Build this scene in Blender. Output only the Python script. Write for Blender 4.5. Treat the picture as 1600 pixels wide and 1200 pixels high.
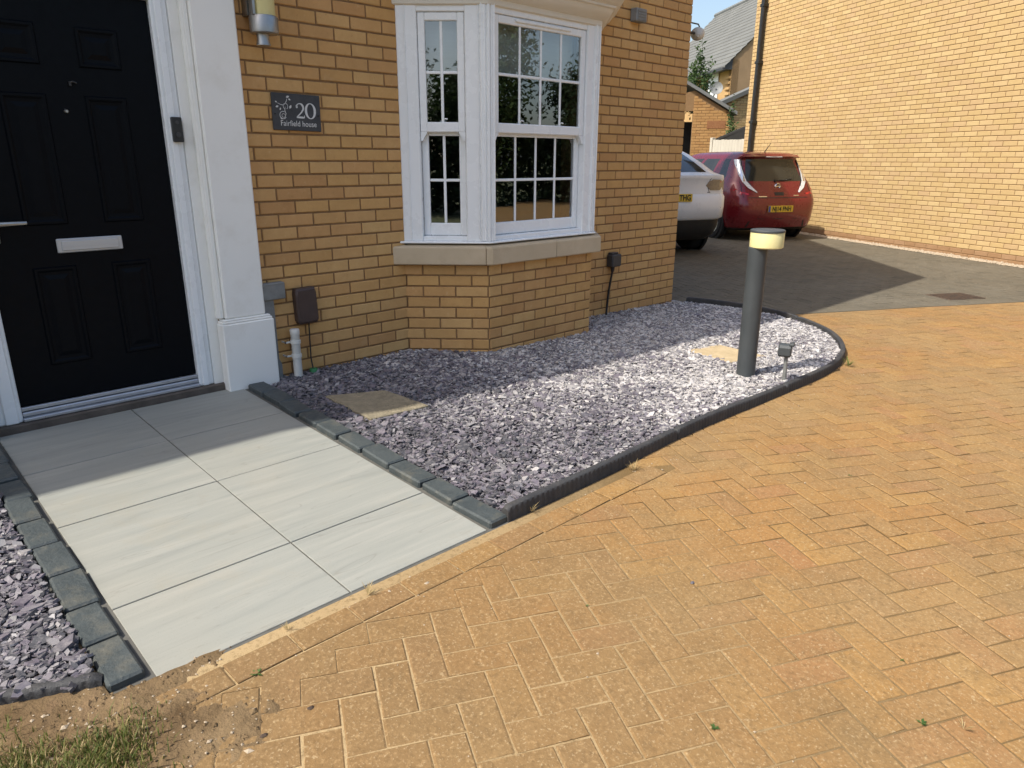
import bpy, math, random
import numpy as np
from mathutils import Vector, Matrix
random.seed(7); rng = np.random.default_rng(7)
for o in list(bpy.data.objects): bpy.data.objects.remove(o)
S = bpy.context.scene; COL = S.collection
R = math.radians

# ------------------------------------------------------------------ camera
CAM = np.array([-1.8694, -4.0634, 1.2848]); FPX = 1114.37
PIT, YAW, ROL = 0.30411, 0.76377, 0.003911
fw = np.array([math.sin(YAW)*math.cos(PIT), math.cos(YAW)*math.cos(PIT), -math.sin(PIT)])
r0 = np.array([math.cos(YAW), -math.sin(YAW), 0.0]); u0 = np.cross(r0, fw)
rt = r0*math.cos(ROL)+u0*math.sin(ROL); up = -r0*math.sin(ROL)+u0*math.cos(ROL)
cam = bpy.data.cameras.new('camera'); camo = bpy.data.objects.new('camera', cam); COL.objects.link(camo)
cam.sensor_width = 36; cam.lens = 36*FPX/1600; cam.clip_start = .05; cam.clip_end = 3000
M = Matrix(((rt[0], up[0], -fw[0], CAM[0]), (rt[1], up[1], -fw[1], CAM[1]), (rt[2], up[2], -fw[2], CAM[2]), (0, 0, 0, 1)))
camo.matrix_world = M; S.camera = camo
# ------------------------------------------------------------------ sky, sun, exposure
SX, SY = .75, -.16                                   # how far the light runs per metre of fall
W = bpy.data.worlds.new('World'); S.world = W; W.use_nodes = True
nt = W.node_tree; bg = nt.nodes['Background']; sk = nt.nodes.new('ShaderNodeTexSky')
sk.sky_type = 'NISHITA'; sk.sun_disc = False
sk.sun_elevation = math.atan2(1, math.hypot(SX, SY)); sk.sun_rotation = math.atan2(-SX, -SY)
sk.air_density = 1.1; sk.dust_density = 3.0; sk.ozone_density = 1.0
nt.links.new(sk.outputs[0], bg.inputs[0]); bg.inputs[1].default_value = .15
sun = bpy.data.lights.new('sun', 'SUN'); suno = bpy.data.objects.new('sun', sun); COL.objects.link(suno)
sun.energy = 3.6; sun.angle = R(.53); sun.color = (1, .95, .86)
suno.rotation_euler = Vector((SX, SY, -1)).to_track_quat('-Z', 'Y').to_euler(); suno.location = (-10, 5, 20)
S.view_settings.view_transform = 'Standard'; S.view_settings.look = 'None'
S.view_settings.exposure = .6; S.view_settings.gamma = 1; S.view_settings.use_curve_mapping = False
S.render.engine = 'CYCLES'; S.cycles.max_bounces = 8; S.cycles.transparent_max_bounces = 16
S.cycles.sample_clamp_indirect = 6

# ------------------------------------------------------------------ heights
def G(x, y):                                          # drive and path surface
    f = min(max((x-2)/4, 0), 1)
    return -.005+.031*max(y, -7)*(1-.7*f)-.026*(min(max(x, 1), 4.3)-1)-.004*max(0, min(x, 30)-4.3)
def GR(x, y): return -.012-.024*(min(max(x, 1), 4.3)-1)+(.008+.011*min(max(1-x, 0), 1))*y   # slate chippings
def ray(px, py): return fw+rt*(px-800)/FPX-up*(py-600)/FPX
def at(px, py, D):                                    # point D metres away (on plan) seen at a photo pixel
    d = ray(px, py); d = d/math.hypot(d[0], d[1]); return CAM+d*D
def pix(p):
    d = np.array(p)-CAM; w = d@fw
    return (800+FPX*(d@rt)/w, 600-FPX*(d@up)/w, w) if w > .05 else (-9e9, 0, w)
def score(p, m=40):
    x, y, w = pix(p); return -w if (-m < x < 1600+m and -m < y < 1200+m and w > 0) else -1e6-w

# ------------------------------------------------------------------ materials
MAT = {}
def nodes(name):
    m = bpy.data.materials.new(name); m.use_nodes = True; MAT[name] = m
    t = m.node_tree; return m, t, t.nodes['Principled BSDF'], t.nodes.new, t.links.new
def ramp(t, stops):
    r = t.nodes.new('ShaderNodeValToRGB'); e = r.color_ramp.elements
    while len(e) < len(stops): e.new(.5)
    for k, (p, c) in enumerate(stops): e[k].position = p; e[k].color = (*c, 1)
    return r
def rand_node(t):
    oi = t.nodes.new('ShaderNodeObjectInfo'); ge = t.nodes.new('ShaderNodeNewGeometry')
    a = t.nodes.new('ShaderNodeMath'); a.operation = 'ADD'; b = t.nodes.new('ShaderNodeMath'); b.operation = 'FRACT'
    t.links.new(oi.outputs['Random'], a.inputs[0]); t.links.new(ge.outputs['Random Per Island'], a.inputs[1]); t.links.new(a.outputs[0], b.inputs[0])
    return b.outputs[0]
def noise(t, scale, detail=5, rough=.6, sc=None):
    n = t.nodes.new('ShaderNodeTexNoise'); n.inputs['Scale'].default_value = scale; n.inputs['Detail'].default_value = detail; n.inputs['Roughness'].default_value = rough
    g = t.nodes.new('ShaderNodeNewGeometry'); v = g.outputs['Position']
    if sc:
        mp = t.nodes.new('ShaderNodeMapping'); mp.inputs['Scale'].default_value = sc; mp.inputs['Rotation'].default_value = (0, 0, 0); t.links.new(v, mp.inputs[0]); v = mp.outputs[0]
    t.links.new(v, n.inputs['Vector']); return n.outputs['Fac']
def mixc(t, fac, a, b, mode='MIX'):
    m = t.nodes.new('ShaderNodeMix'); m.data_type = 'RGBA'; m.blend_type = mode
    for s, v in ((m.inputs[0], fac), (m.inputs[6], a), (m.inputs[7], b)):
        if isinstance(v, (int, float)): s.default_value = v
        elif isinstance(v, tuple): s.default_value = (*v, 1)
        else: t.links.new(v, s)
    return m.outputs[2]
def mr(t, v, a, b, c, d):
    m = t.nodes.new('ShaderNodeMapRange'); t.links.new(v, m.inputs[0])
    for k, q in enumerate((a, b, c, d)): m.inputs[k+1].default_value = q
    return m.outputs[0]
def bump(t, P, h, strength, dist=.01):
    b = t.nodes.new('ShaderNodeBump'); b.inputs['Strength'].default_value = strength; b.inputs['Distance'].default_value = dist
    t.links.new(h, b.inputs['Height']); t.links.new(b.outputs[0], P.inputs['Normal'])
def pm(name, c1, c2=None, scale=8, rough=.7, bmp=0, bscale=60, metal=0, spec=.5, coat=0, sc=None, grime=None):
    m, t, P, N, L = nodes(name); c2 = c2 or c1
    f = mr(t, noise(t, scale, sc=sc), .3, .7, 0, 1); c = mixc(t, f, c1, c2)
    if grime:
        g = mr(t, noise(t, grime[1], 6, .7), .52, .72, 0, grime[2]); c = mixc(t, g, c, grime[0])
    L(c, P.inputs['Base Color'])
    rr = mr(t, noise(t, scale*2.3), .3, .7, max(rough-.08, .02), min(rough+.08, 1)); L(rr, P.inputs['Roughness'])
    P.inputs['Metallic'].default_value = metal; P.inputs['Specular IOR Level'].default_value = spec; P.inputs['Coat Weight'].default_value = coat
    if bmp: bump(t, P, noise(t, bscale, 4), bmp)
    return m
def dust(t):
    g = t.nodes.new('ShaderNodeNewGeometry'); d = t.nodes.new('ShaderNodeVectorMath'); d.operation = 'DISTANCE'; t.links.new(g.outputs['Position'], d.inputs[0]); d.inputs[1].default_value = (-1.25, -2.55, -.08)
    a = t.nodes.new('ShaderNodeMath'); a.operation = 'MULTIPLY_ADD'; t.links.new(noise(t, 2.6, 5, .6), a.inputs[0]); a.inputs[1].default_value = -1.6; t.links.new(d.outputs['Value'], a.inputs[2])
    return mr(t, a.outputs[0], -.45, 1.15, 1, 0)
def brickmat(name, stops, face_scale, mottle=.25, rough=.85, bmp=.25, stain=None):
    m, t, P, N, L = nodes(name); r = rand_node(t); rp = ramp(t, stops); L(r, rp.inputs[0])
    n1 = noise(t, face_scale, 6, .7); n2 = noise(t, face_scale*4, 3, .6)
    c = mixc(t, mr(t, n1, .3, .7, mottle, 0), rp.outputs[0], (.55, .45, .35), 'MULTIPLY')
    c = mixc(t, mr(t, n2, .62, .8, 0, .35 if name != 'orange_paver' else .12), c, (.62, .48, .3))
    c = mixc(t, mr(t, n2, .36, .22, 0, .3), c, (.2, .12, .06))
    if stain:
        for col, sc, lo, hi, am in stain: c = mixc(t, mr(t, noise(t, sc, 6, .65), lo, hi, 0, am), c, col)
    if name == 'orange_paver':
        q_ = N('ShaderNodeMath'); q_.operation = 'MULTIPLY'; q_.inputs[1].default_value = .66; L(dust(t), q_.inputs[0]); c = mixc(t, q_.outputs[0], c, mixc(t, noise(t, 30, 5), (.135, .082, .036), (.245, .16, .076)))
        for col, sc_, lo, hi, am in (((.14, .085, .036), 62, .52, .68, .42), ((.40, .27, .13), 85, .54, .68, .40), ((.48, .36, .20), 52, .655, .71, .42), ((.52, .40, .24), 130, .60, .68, .38)): c = mixc(t, mr(t, noise(t, sc_, 3, .55), lo, hi, 0, am), c, col)
    L(c, P.inputs['Base Color']); P.inputs['Roughness'].default_value = rough; P.inputs['Specular IOR Level'].default_value = .25
    bump(t, P, noise(t, face_scale*5, 4), bmp, .004); return m
BUFF = [(0, (.555, .325, .125)), (.25, (.605, .362, .138)), (.5, (.58, .332, .136)), (.75, (.635, .40, .165)), (1, (.515, .285, .115))]
brickmat('buff_brick', BUFF, 9, .3, .88, .4, [((.40, .235, .095), 1.4, .5, .75, .4), ((.62, .47, .28), 5, .62, .8, .35), ((.30, .17, .07), 38, .62, .75, .5)])
brickmat('buff_brick_light', [(0, (.515, .355, .165)), (.3, (.55, .39, .18)), (.55, (.525, .36, .185)), (.8, (.59, .43, .21)), (1, (.515, .355, .165))], 9, .12)
brickmat('plinth_brick', [(0, (.34, .20, .10)), (1, (.40, .25, .14))], 9)
ORG = [(0, (.275, .158, .060)), (.2, (.325, .176, .062)), (.45, (.30, .168, .060)), (.65, (.34, .196, .068)), (.85, (.275, .160, .066)), (1, (.32, .166, .068))]
brickmat('orange_paver', ORG, 13, .25, .94, .9, [((.275, .185, .085), 1.1, .44, .62, .6), ((.19, .128, .058), 2.3, .50, .70, .5), ((.17, .105, .045), 9, .54, .70, .55)])
brickmat('grey_paver', [(0, (.115, .102, .075)), (.5, (.142, .124, .09)), (1, (.128, .111, .08))], 7, .3, .9, .4, [((.2, .18, .14), .9, .5, .75, .4)])
pm('brick_mortar', (.20, .112, .046), (.27, .155, .068), 30, .95, .4, 200)
pm('mortar_light', (.23, .135, .06), (.28, .17, .078), 30, .95, .3, 120)
pm('upper_wall', (.40, .26, .11), (.46, .30, .13), 4, .9)
def jointmat():
    m, t, P, N, L = nodes('joint_sand')
    c = mixc(t, mr(t, noise(t, .8, 4), .42, .6, 0, 1), (.20, .13, .058), (.10, .064, .028)); c = mixc(t, dust(t), c, (.40, .29, .155))
    c = mixc(t, mr(t, noise(t, 60, 4), .5, .75, 0, .75), c, (.14, .095, .045)); L(c, P.inputs['Base Color'])
    P.inputs['Roughness'].default_value = .97; P.inputs['Specular IOR Level'].default_value = .1; bump(t, P, noise(t, 240, 3), .6, .004)
jointmat()
pm('grey_joint', (.10, .09, .068), (.15, .13, .10), 5, .95)
pm('soil', (.105, .068, .035), (.235, .165, .09), 7, .97, .9, 55, spec=.1, grime=((.15, .095, .055), 14, .8))
pm('far_ground', (.10, .12, .04), (.16, .15, .07), .5, .95, .5, 20)
pm('white_render', (.84, .83, .775), (.87, .86, .805), 2, .6, .04, 90, grime=((.66, .62, .53), 3.5, .35))
pm('white_upvc', (.80, .82, .82), (.83, .845, .84), 3, .28, spec=.5)
pm('cream_cornice', (.66, .62, .52), (.71, .67, .58), 3, .5)
pm('cast_stone', (.49, .39, .255), (.55, .445, .30), 5, .85, .2, 240, grime=((.38, .29, .18), 3, .5))
pm('door_black', (.0022, .003, .0045), (.003, .004, .006), 20, .42, spec=.09)
pm('satin_steel', (.33, .32, .30), (.42, .41, .385), 14, .42, metal=1)
pm('brushed_aluminium', (.50, .51, .52), (.56, .57, .58), 20, .4, metal=.45, sc=(1, 1, 30))
pm('threshold_metal', (.44, .45, .47), (.52, .53, .55), 20, .35, metal=.7)
pm('black_plastic', (.012, .012, .013), (.02, .02, .02), 12, .4)
pm('dark_grey_plastic', (.035, .036, .037), (.055, .055, .055), 12, .55)
pm('brown_plastic', (.045, .028, .024), (.065, .042, .036), 10, .5)
pm('grey_metal', (.15, .155, .15), (.22, .225, .215), 9, .55, grime=((.10, .09, .07), 12, .5))
pm('white_pvc', (.60, .60, .55), (.68, .67, .62), 8, .45)
pm('green_plastic', (.02, .16, .05), (.03, .2, .07), 8, .5)
pm('step_stone', (.075, .06, .048), (.13, .105, .085), 10, .9, .4, 120)
pm('slate_sign', (.035, .037, .04), (.055, .057, .06), 16, .65, .25, 70)
pm('sign_silver', (.55, .55, .53), (.66, .66, .64), 30, .5)
pm('anthracite', (.045, .052, .055), (.058, .065, .068), 6, .5, .1, 300)
pm('lamp_diffuser', (.72, .64, .30), (.76, .68, .34), 5, .35)
pm('wall_diffuser', (.60, .52, .22), (.66, .58, .26), 5, .4)
pm('stone_slab', (.42, .32, .18), (.54, .42, .25), 9, .9, .4, 90, grime=((.33, .25, .13), 22, .6))
pm('slate_slab', (.20, .168, .11), (.31, .262, .175), 16, .9, .8, 90, grime=((.14, .115, .07), 42, .7))
pm('edging_rubber', (.030, .030, .031), (.05, .05, .051), 14, .7, .3, 90, grime=((.12, .10, .075), 5, .35))
pm('sett_block', (.040, .050, .052), (.062, .074, .075), 12, .62, .4, 60, grime=((.22, .19, .13), 9, .3))
pm('drain_rust', (.10, .06, .035), (.05, .035, .025), 20, .85, .5, 60)
pm('lead', (.22, .23, .24), (.3, .31, .32), 6, .6)
pm('roof_slate', (.15, .16, .16), (.20, .205, .20), 3, .85)
pm('roof_tile', (.125, .125, .115), (.165, .165, .15), 1.2, .85)
pm('timber_grey', (.46, .42, .34), (.58, .54, .44), 6, .9, .3, 30, sc=(6, 6, .4))
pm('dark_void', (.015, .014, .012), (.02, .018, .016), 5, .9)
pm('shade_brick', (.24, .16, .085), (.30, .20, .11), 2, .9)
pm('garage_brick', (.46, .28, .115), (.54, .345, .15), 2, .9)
pm('red_brick_patch', (.24, .095, .04), (.33, .16, .065), 22, .9)
pm('tyre', (.012, .012, .012), (.02, .02, .02), 30, .85)
pm('alloy', (.50, .50, .50), (.58, .58, .58), 20, .3, metal=.9)
pm('red_paint', (.155, .007, .012), (.165, .008, .014), 4, .3, metal=.2, coat=.7)
pm('white_paint', (.70, .70, .69), (.73, .73, .72), 4, .3, coat=.6)
pm('car_trim', (.012, .012, .012), (.018, .018, .018), 8, .5)
pm('car_glass', (.022, .022, .018), (.035, .034, .027), 3, .05, spec=.6)
pm('chrome', (.75, .75, .76), None, 4, .12, metal=1)
pm('lamp_clear', (.60, .60, .60), (.72, .72, .72), 30, .12, coat=.5)
pm('lamp_smoke', (.20, .15, .10), (.30, .24, .16), 30, .15, coat=.5)
pm('lamp_red', (.45, .01, .015), None, 8, .15, coat=.5)
pm('plate_yellow', (.66, .43, .03), (.68, .45, .04), 8, .4)
pm('plate_blue', (.03, .06, .28), None, 8, .4)
pm('plate_black', (.01, .01, .01), None, 8, .5)
pm('bark', (.10, .075, .05), (.16, .12, .08), 12, .95, .5, 30)
pm('room', (.10, .095, .09), (.13, .12, .11), 2, .9)
pm('blind', (.62, .62, .60), (.66, .66, .64), 6, .9, sc=(1, 1, 14))
pm('pebble', (.32, .25, .17), (.45, .37, .27), 30, .9)
pm('bark_chip', (.06, .04, .03), (.09, .06, .04), 30, .9)
def leafmat(name, a, b):
    m, t, P, N, L = nodes(name); r = rand_node(t); rp = ramp(t, [(0, a), (1, b)]); L(r, rp.inputs[0]); L(rp.outputs[0], P.inputs['Base Color'])
    P.inputs['Roughness'].default_value = .6; P.inputs['Specular IOR Level'].default_value = .3; P.inputs['Transmission Weight'].default_value = 0
    tr = N('ShaderNodeBsdfTranslucent'); mx = N('ShaderNodeMixShader'); mx.inputs[0].default_value = .3
    L(rp.outputs[0], tr.inputs[0]); L(P.outputs[0], mx.inputs[1]); L(tr.outputs[0], mx.inputs[2]); L(mx.outputs[0], t.nodes['Material Output'].inputs[0])
leafmat('leaf', (.035, .07, .02), (.10, .15, .045)); leafmat('leaf_dark', (.02, .04, .016), (.05, .085, .03))
leafmat('grass_blade', (.07, .115, .02), (.20, .20, .055)); leafmat('weed_leaf', (.05, .11, .025), (.12, .17, .05)); leafmat('dry_blade', (.34, .25, .11), (.46, .36, .18))
def slatemat(name, shift):
    m, t, P, N, L = nodes(name); r = rand_node(t)
    g = t.nodes.new('ShaderNodeNewGeometry'); sp = N('ShaderNodeSeparateXYZ'); L(g.outputs['Position'], sp.inputs[0])
    gx = mr(t, sp.outputs[0], -.2, 1.9, -.42, .34) if shift else mr(t, sp.outputs[0], -3, -1, -.24, -.24)           # the far end of the bed is a paler, dustier batch
    big = mr(t, noise(t, 1.9, 5, .6), .3, .7, -.26, .26)
    a = N('ShaderNodeMath'); a.operation = 'ADD'; L(r, a.inputs[0]); L(big, a.inputs[1]); v = a.outputs[0]
    if gx is not None:
        b = N('ShaderNodeMath'); b.operation = 'ADD'; L(v, b.inputs[0]); L(gx, b.inputs[1]); v = b.outputs[0]
    rp = ramp(t, [(0, (.06, .06, .068)), (.25, (.128, .110, .134)), (.5, (.178, .165, .180)), (.75, (.27, .257, .255)), (.93, (.43, .405, .385)), (1, (.53, .50, .475))]); L(v, rp.inputs[0])
    c = mixc(t, mr(t, noise(t, 60, 3), .45, .75, 0, .4), rp.outputs[0], (.34, .31, .30)); L(c, P.inputs['Base Color'])
    P.inputs['Roughness'].default_value = .5; P.inputs['Specular IOR Level'].default_value = .45; bump(t, P, noise(t, 130, 3), .3, .003)
pm('grout', (.075, .072, .062), (.12, .115, .10), 9, .95)
slatemat('slate_chip', True); slatemat('slate_chip_near', False)
def slabmat():
    m, t, P, N, L = nodes('porcelain_slab'); r = rand_node(t)
    mp = N('ShaderNodeMapping'); g = N('ShaderNodeNewGeometry'); L(g.outputs['Position'], mp.inputs[0])
    mp.inputs['Rotation'].default_value = (0, 0, R(9)); mp.inputs['Scale'].default_value = (.55, 5.5, 1)
    cb = N('ShaderNodeCombineXYZ'); q = N('ShaderNodeMath'); q.operation = 'MULTIPLY'; q.inputs[1].default_value = 37; L(r, q.inputs[0]); L(q.outputs[0], cb.inputs[2])
    ad = N('ShaderNodeVectorMath'); L(mp.outputs[0], ad.inputs[0]); L(cb.outputs[0], ad.inputs[1])
    n = N('ShaderNodeTexNoise'); n.inputs['Scale'].default_value = 3.2; n.inputs['Detail'].default_value = 8; n.inputs['Roughness'].default_value = .62; n.inputs['Distortion'].default_value = .5; L(ad.outputs[0], n.inputs['Vector'])
    rp = ramp(t, [(.30, (.238, .246, .222)), (.44, (.274, .280, .250)), (.54, (.288, .292, .260)), (.70, (.325, .322, .285))]); L(n.outputs['Fac'], rp.inputs[0])
    v = N('ShaderNodeTexNoise'); v.inputs['Scale'].default_value = 1.6; v.inputs['Detail'].default_value = 3; v.inputs['Distortion'].default_value = .8; L(ad.outputs[0], v.inputs['Vector'])
    w = N('ShaderNodeMath'); w.operation = 'SUBTRACT'; w.inputs[1].default_value = .5; L(v.outputs['Fac'], w.inputs[0]); ab = N('ShaderNodeMath'); ab.operation = 'ABSOLUTE'; L(w.outputs[0], ab.inputs[0])
    c = mixc(t, mr(t, ab.outputs[0], 0, .006, .42, 0), rp.outputs[0], (.19, .185, .16))
    c = mixc(t, mr(t, noise(t, 2.2, 6, .7), .55, .75, 0, .35), c, (.33, .285, .20))
    L(c, P.inputs['Base Color']); P.inputs['Roughness'].default_value = .62; bump(t, P, noise(t, 180, 3), .12, .003)
    c2 = mixc(t, mr(t, noise(t, 210, 3), .60, .72, 0, .35), c, (.17, .165, .14)); c2 = mixc(t, mr(t, noise(t, .9, 4), .45, .7, 0, .3), c2, (.33, .30, .235)); c2 = mixc(t, mr(t, noise(t, 7, 6, .7), .62, .75, 0, .35), c2, (.24, .215, .165)); L(c2, P.inputs['Base Color'])
slabmat()
def glassmat(name, tint):
    m, t, P, N, L = nodes(name); t.nodes.remove(P)
    tr = N('ShaderNodeBsdfTransparent'); tr.inputs[0].default_value = (*tint, 1); gl = N('ShaderNodeBsdfGlossy'); gl.inputs['Roughness'].default_value = .008; gl.inputs[0].default_value = (.93, .96, 1, 1)
    fr = N('ShaderNodeFresnel'); fr.inputs[0].default_value = 1.52; ad = N('ShaderNodeMath'); ad.operation = 'MULTIPLY_ADD'; ad.inputs[1].default_value = 2.0; ad.inputs[2].default_value = .09; L(fr.outputs[0], ad.inputs[0])
    mx = N('ShaderNodeMixShader'); L(ad.outputs[0], mx.inputs[0]); L(tr.outputs[0], mx.inputs[1]); L(gl.outputs[0], mx.inputs[2]); L(mx.outputs[0], t.nodes['Material Output'].inputs[0])
glassmat('window_glass', (.84, .88, .86))

# ------------------------------------------------------------------ mesh helpers
class MB:
    def __init__(s): s.v = []; s.f = []
    def add(s, v, f):
        n = len(s.v); s.v += [tuple(map(float, p)) for p in v]; s.f += [tuple(i+n for i in q) for q in f]; return s
    def box(s, a, b, rz=0, c=None, T=None):
        (x0, y0, z0), (x1, y1, z1) = a, b
        v = [Vector((x, y, z)) for z in (z0, z1) for x, y in ((x0, y0), (x1, y0), (x1, y1), (x0, y1))]
        if T is not None: v = [T @ p for p in v]
        return s.add(v, [(3, 2, 1, 0), (4, 5, 6, 7), (0, 1, 5, 4), (1, 2, 6, 5), (2, 3, 7, 6), (3, 0, 4, 7)])
    def bbox(s, a, b, e=.004, T=None):                 # box with chamfered edges
        a = Vector(a); b = Vector(b); e = min(e, min(b-a)*.45); v = []; idx = {}
        for ix in (0, 1):
            for iy in (0, 1):
                for iz in (0, 1):
                    c = Vector((b.x if ix else a.x, b.y if iy else a.y, b.z if iz else a.z)); sg = Vector((-1 if ix else 1, -1 if iy else 1, -1 if iz else 1))
                    for ax in range(3):
                        p = c.copy()
                        for k in range(3):
                            if k != ax: p[k] += sg[k]*e
                        idx[ix, iy, iz, ax] = len(v); v.append(p)
        f = []
        def q(ax, side):
            o = [k for k in range(3) if k != ax]; r = []
            for i, j in ((0, 0), (1, 0), (1, 1), (0, 1)):
                c = [0, 0, 0]; c[ax] = side; c[o[0]] = i; c[o[1]] = j; r.append(idx[(*c, ax)])
            return r
        for ax in range(3):
            for sd in (0, 1): f.append(tuple(q(ax, sd)))
        for ax in range(3):
            o = [k for k in range(3) if k != ax]
            for i in (0, 1):
                for j in (0, 1):
                    c0 = [0, 0, 0]; c0[o[0]] = i; c0[o[1]] = j; c1 = c0[:]; c1[ax] = 1
                    f.append((idx[(*c0, o[0])], idx[(*c1, o[0])], idx[(*c1, o[1])], idx[(*c0, o[1])]))
        for ix in (0, 1):
            for iy in (0, 1):
                for iz in (0, 1): f.append(tuple(idx[ix, iy, iz, k] for k in range(3)))
        if T is not None: v = [T @ p for p in v]
        return s.add(v, f)
    def prism(s, poly, z0, z1, T=None):
        n = len(poly); v = [Vector((p[0], p[1], z0)) for p in poly]+[Vector((p[0], p[1], z1)) for p in poly]
        if T is not None: v = [T @ p for p in v]
        return s.add(v, [tuple(range(n))[::-1], tuple(range(n, 2*n))]+[(i, (i+1) % n, n+(i+1) % n, n+i) for i in range(n)])
    def lathe(s, prof, c=(0, 0, 0), n=24, T=None, axis='Z', a0=0, a1=2*math.pi):
        full = abs(a1-a0-2*math.pi) < 1e-6; m = n if full else n+1; v = []
        for r, z in prof:
            for k in range(m):
                a = a0+(a1-a0)*k/n; p = Vector((r*math.cos(a), r*math.sin(a), z))
                if axis == 'X': p = Vector((p.z, p.x, p.y))
                if axis == 'Y': p = Vector((p.x, -p.z, p.y))
                v.append(p+Vector(c))
        if T is not None: v = [T @ p for p in v]
        f = [(i*m+k, i*m+(k+1) % m, (i+1)*m+(k+1) % m, (i+1)*m+k) for i in range(len(prof)-1) for k in range(n if full else n)]
        return s.add(v, f)
    def tube(s, pts, r, n=8, caps=True):
        pts = [Vector(p) for p in pts]; v = []; rr = r if isinstance(r, (list, tuple)) else [r]*len(pts); prev = None
        for i, p in enumerate(pts):
            d = (pts[min(i+1, len(pts)-1)]-pts[max(i-1, 0)]).normalized()
            a = Vector((0, 0, 1)) if abs(d.z) < .95 else Vector((1, 0, 0))
            if prev is not None: a = prev
            x = (a-d*a.dot(d)).normalized(); prev = x; y = d.cross(x)
            v += [p+x*rr[i]*math.cos(2*math.pi*k/n)+y*rr[i]*math.sin(2*math.pi*k/n) for k in range(n)]
        f = [(i*n+k, i*n+(k+1) % n, (i+1)*n+(k+1) % n, (i+1)*n+k) for i in range(len(pts)-1) for k in range(n)]
        if caps: f += [tuple(range(n))[::-1], tuple((len(pts)-1)*n+k for k in range(n))]
        return s.add(v, f)
    def sweep(s, line, prof, closed=False):            # profile of (offset, z) carried along an offset family line(offset)->[(x,y)]
        rows = [[(x, y, z) for x, y in line(o)] for o, z in prof]; n = len(rows[0]); v = [p for r in rows for p in r]
        f = [(i*n+k, i*n+k+1, (i+1)*n+k+1, (i+1)*n+k) for i in range(len(rows)-1) for k in range(n-1)]
        if closed: f += [((len(rows)-1)*n+k, (len(rows)-1)*n+k+1, k+1, k) for k in range(n-1)]
        f += [tuple(i*n for i in range(len(rows))), tuple(i*n+n-1 for i in range(len(rows)))[::-1]]
        return s.add(v, f)
    def build(s, name, mat, parent=None, local=False, smooth=False, fix=True):
        me = bpy.data.meshes.new(name); me.from_pydata(s.v, [], s.f)
        if fix and len(s.f) < 60000:
            import bmesh
            bm = bmesh.new(); bm.from_mesh(me); bmesh.ops.recalc_face_normals(bm, faces=bm.faces); bm.to_mesh(me); bm.free()
        return link(name, me, mat, parent, local, smooth)
def link(name, me, mat, parent=None, local=False, smooth=False):
    if mat and not me.materials: me.materials.append(MAT[mat])
    if smooth:
        me.polygons.foreach_set('use_smooth', [True]*len(me.polygons))
        if smooth != 'all': me.set_sharp_from_angle(angle=R(38))
    o = bpy.data.objects.new(name, me); COL.objects.link(o)
    if parent is not None:
        o.parent = parent
        if not local and parent.type == 'EMPTY': o.matrix_parent_inverse = parent.matrix_basis.inverted()
    return o
def tag(o, label=None, cat=None, group=None, kind=None):
    if label: o['label'] = label
    if cat: o['category'] = cat
    if group: o['group'] = group
    if kind: o['kind'] = kind
    return o
def thing(name, loc, label, cat, group=None, rz=0):
    o = bpy.data.objects.new(name, None); COL.objects.link(o); o.location = loc; o.rotation_euler = (0, 0, rz); o.empty_display_size = .1
    return tag(o, label, cat, group)
def npmesh(name, V, nv, F, mat, parent=None):
    """V (N,k,3) islands; F list of faces (index tuples) shared by every island"""
    N, k, _ = V.shape; me = bpy.data.meshes.new(name); me.vertices.add(N*k); me.vertices.foreach_set('co', V.reshape(-1).astype(np.float32))
    per = np.concatenate([np.array(f) for f in F]); lens = np.array([len(f) for f in F]); L = len(per)
    li = (per[None, :]+(np.arange(N)*k)[:, None]).reshape(-1); st = np.concatenate([[0], np.cumsum(lens)[:-1]]); st = (st[None, :]+(np.arange(N)*L)[:, None]).reshape(-1)
    me.loops.add(N*L); me.loops.foreach_set('vertex_index', li.astype(np.int32)); me.polygons.add(N*len(F)); me.polygons.foreach_set('loop_start', st.astype(np.int32))
    me.polygons.foreach_set('use_smooth', np.zeros(N*len(F), bool)); me.update(calc_edges=True); me.validate(); return link(name, me, mat, parent)

# ------------------------------------------------------------------ brickwork
BR = {}
def brick_mesh(w, h=.065, mat='buff_brick', d=.016):
    key = (round(w*1000), mat, round(h*1000))
    if key not in BR:
        e = .0035; a, b = w/2, h/2; j = [random.uniform(-.0013, .0013) for _ in range(8)]
        v = [(-a, d, -b), (a, d, -b), (a, d, b), (-a, d, b), (-a, e, -b+j[0]), (a, e, -b+j[1]), (a, e, b+j[2]), (-a, e, b+j[3]), (-a+e, 0, -b+e+j[4]), (a-e, 0, -b+e+j[5]), (a-e, 0, b-e+j[6]), (-a+e, 0, b-e+j[7])]
        f = [(8, 9, 10, 11)]+[(4+k, 4+(k+1) % 4, 8+(k+1) % 4, 8+k) for k in range(4)]+[(k, (k+1) % 4, 4+(k+1) % 4, 4+k) for k in range(4)]
        me = bpy.data.meshes.new('brick'); me.from_pydata(v, [], f); me.materials.append(MAT[mat]); BR[key] = me
    return BR[key]
def course_list(x0, x1, k0, k1, offA, offB, skip=None):
    out = []
    for k in range(k0, k1):                            # course k fills Z = .075k ... .075(k+1); even/odd offsets
        off = offA if k % 2 == 0 else offB; x = off+.225*math.floor((x0-off)/.225)
        while x < x1-1e-6:
            a, b = max(x, x0), min(x+.225, x1); x += .225
            if b-a < .035: continue
            if a == x0: a -= .004
            if b == x1: b += .004
            if skip and skip((a+b)/2, .075*k+.0375): continue
            out.append((a, b, k))
    return out
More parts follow.
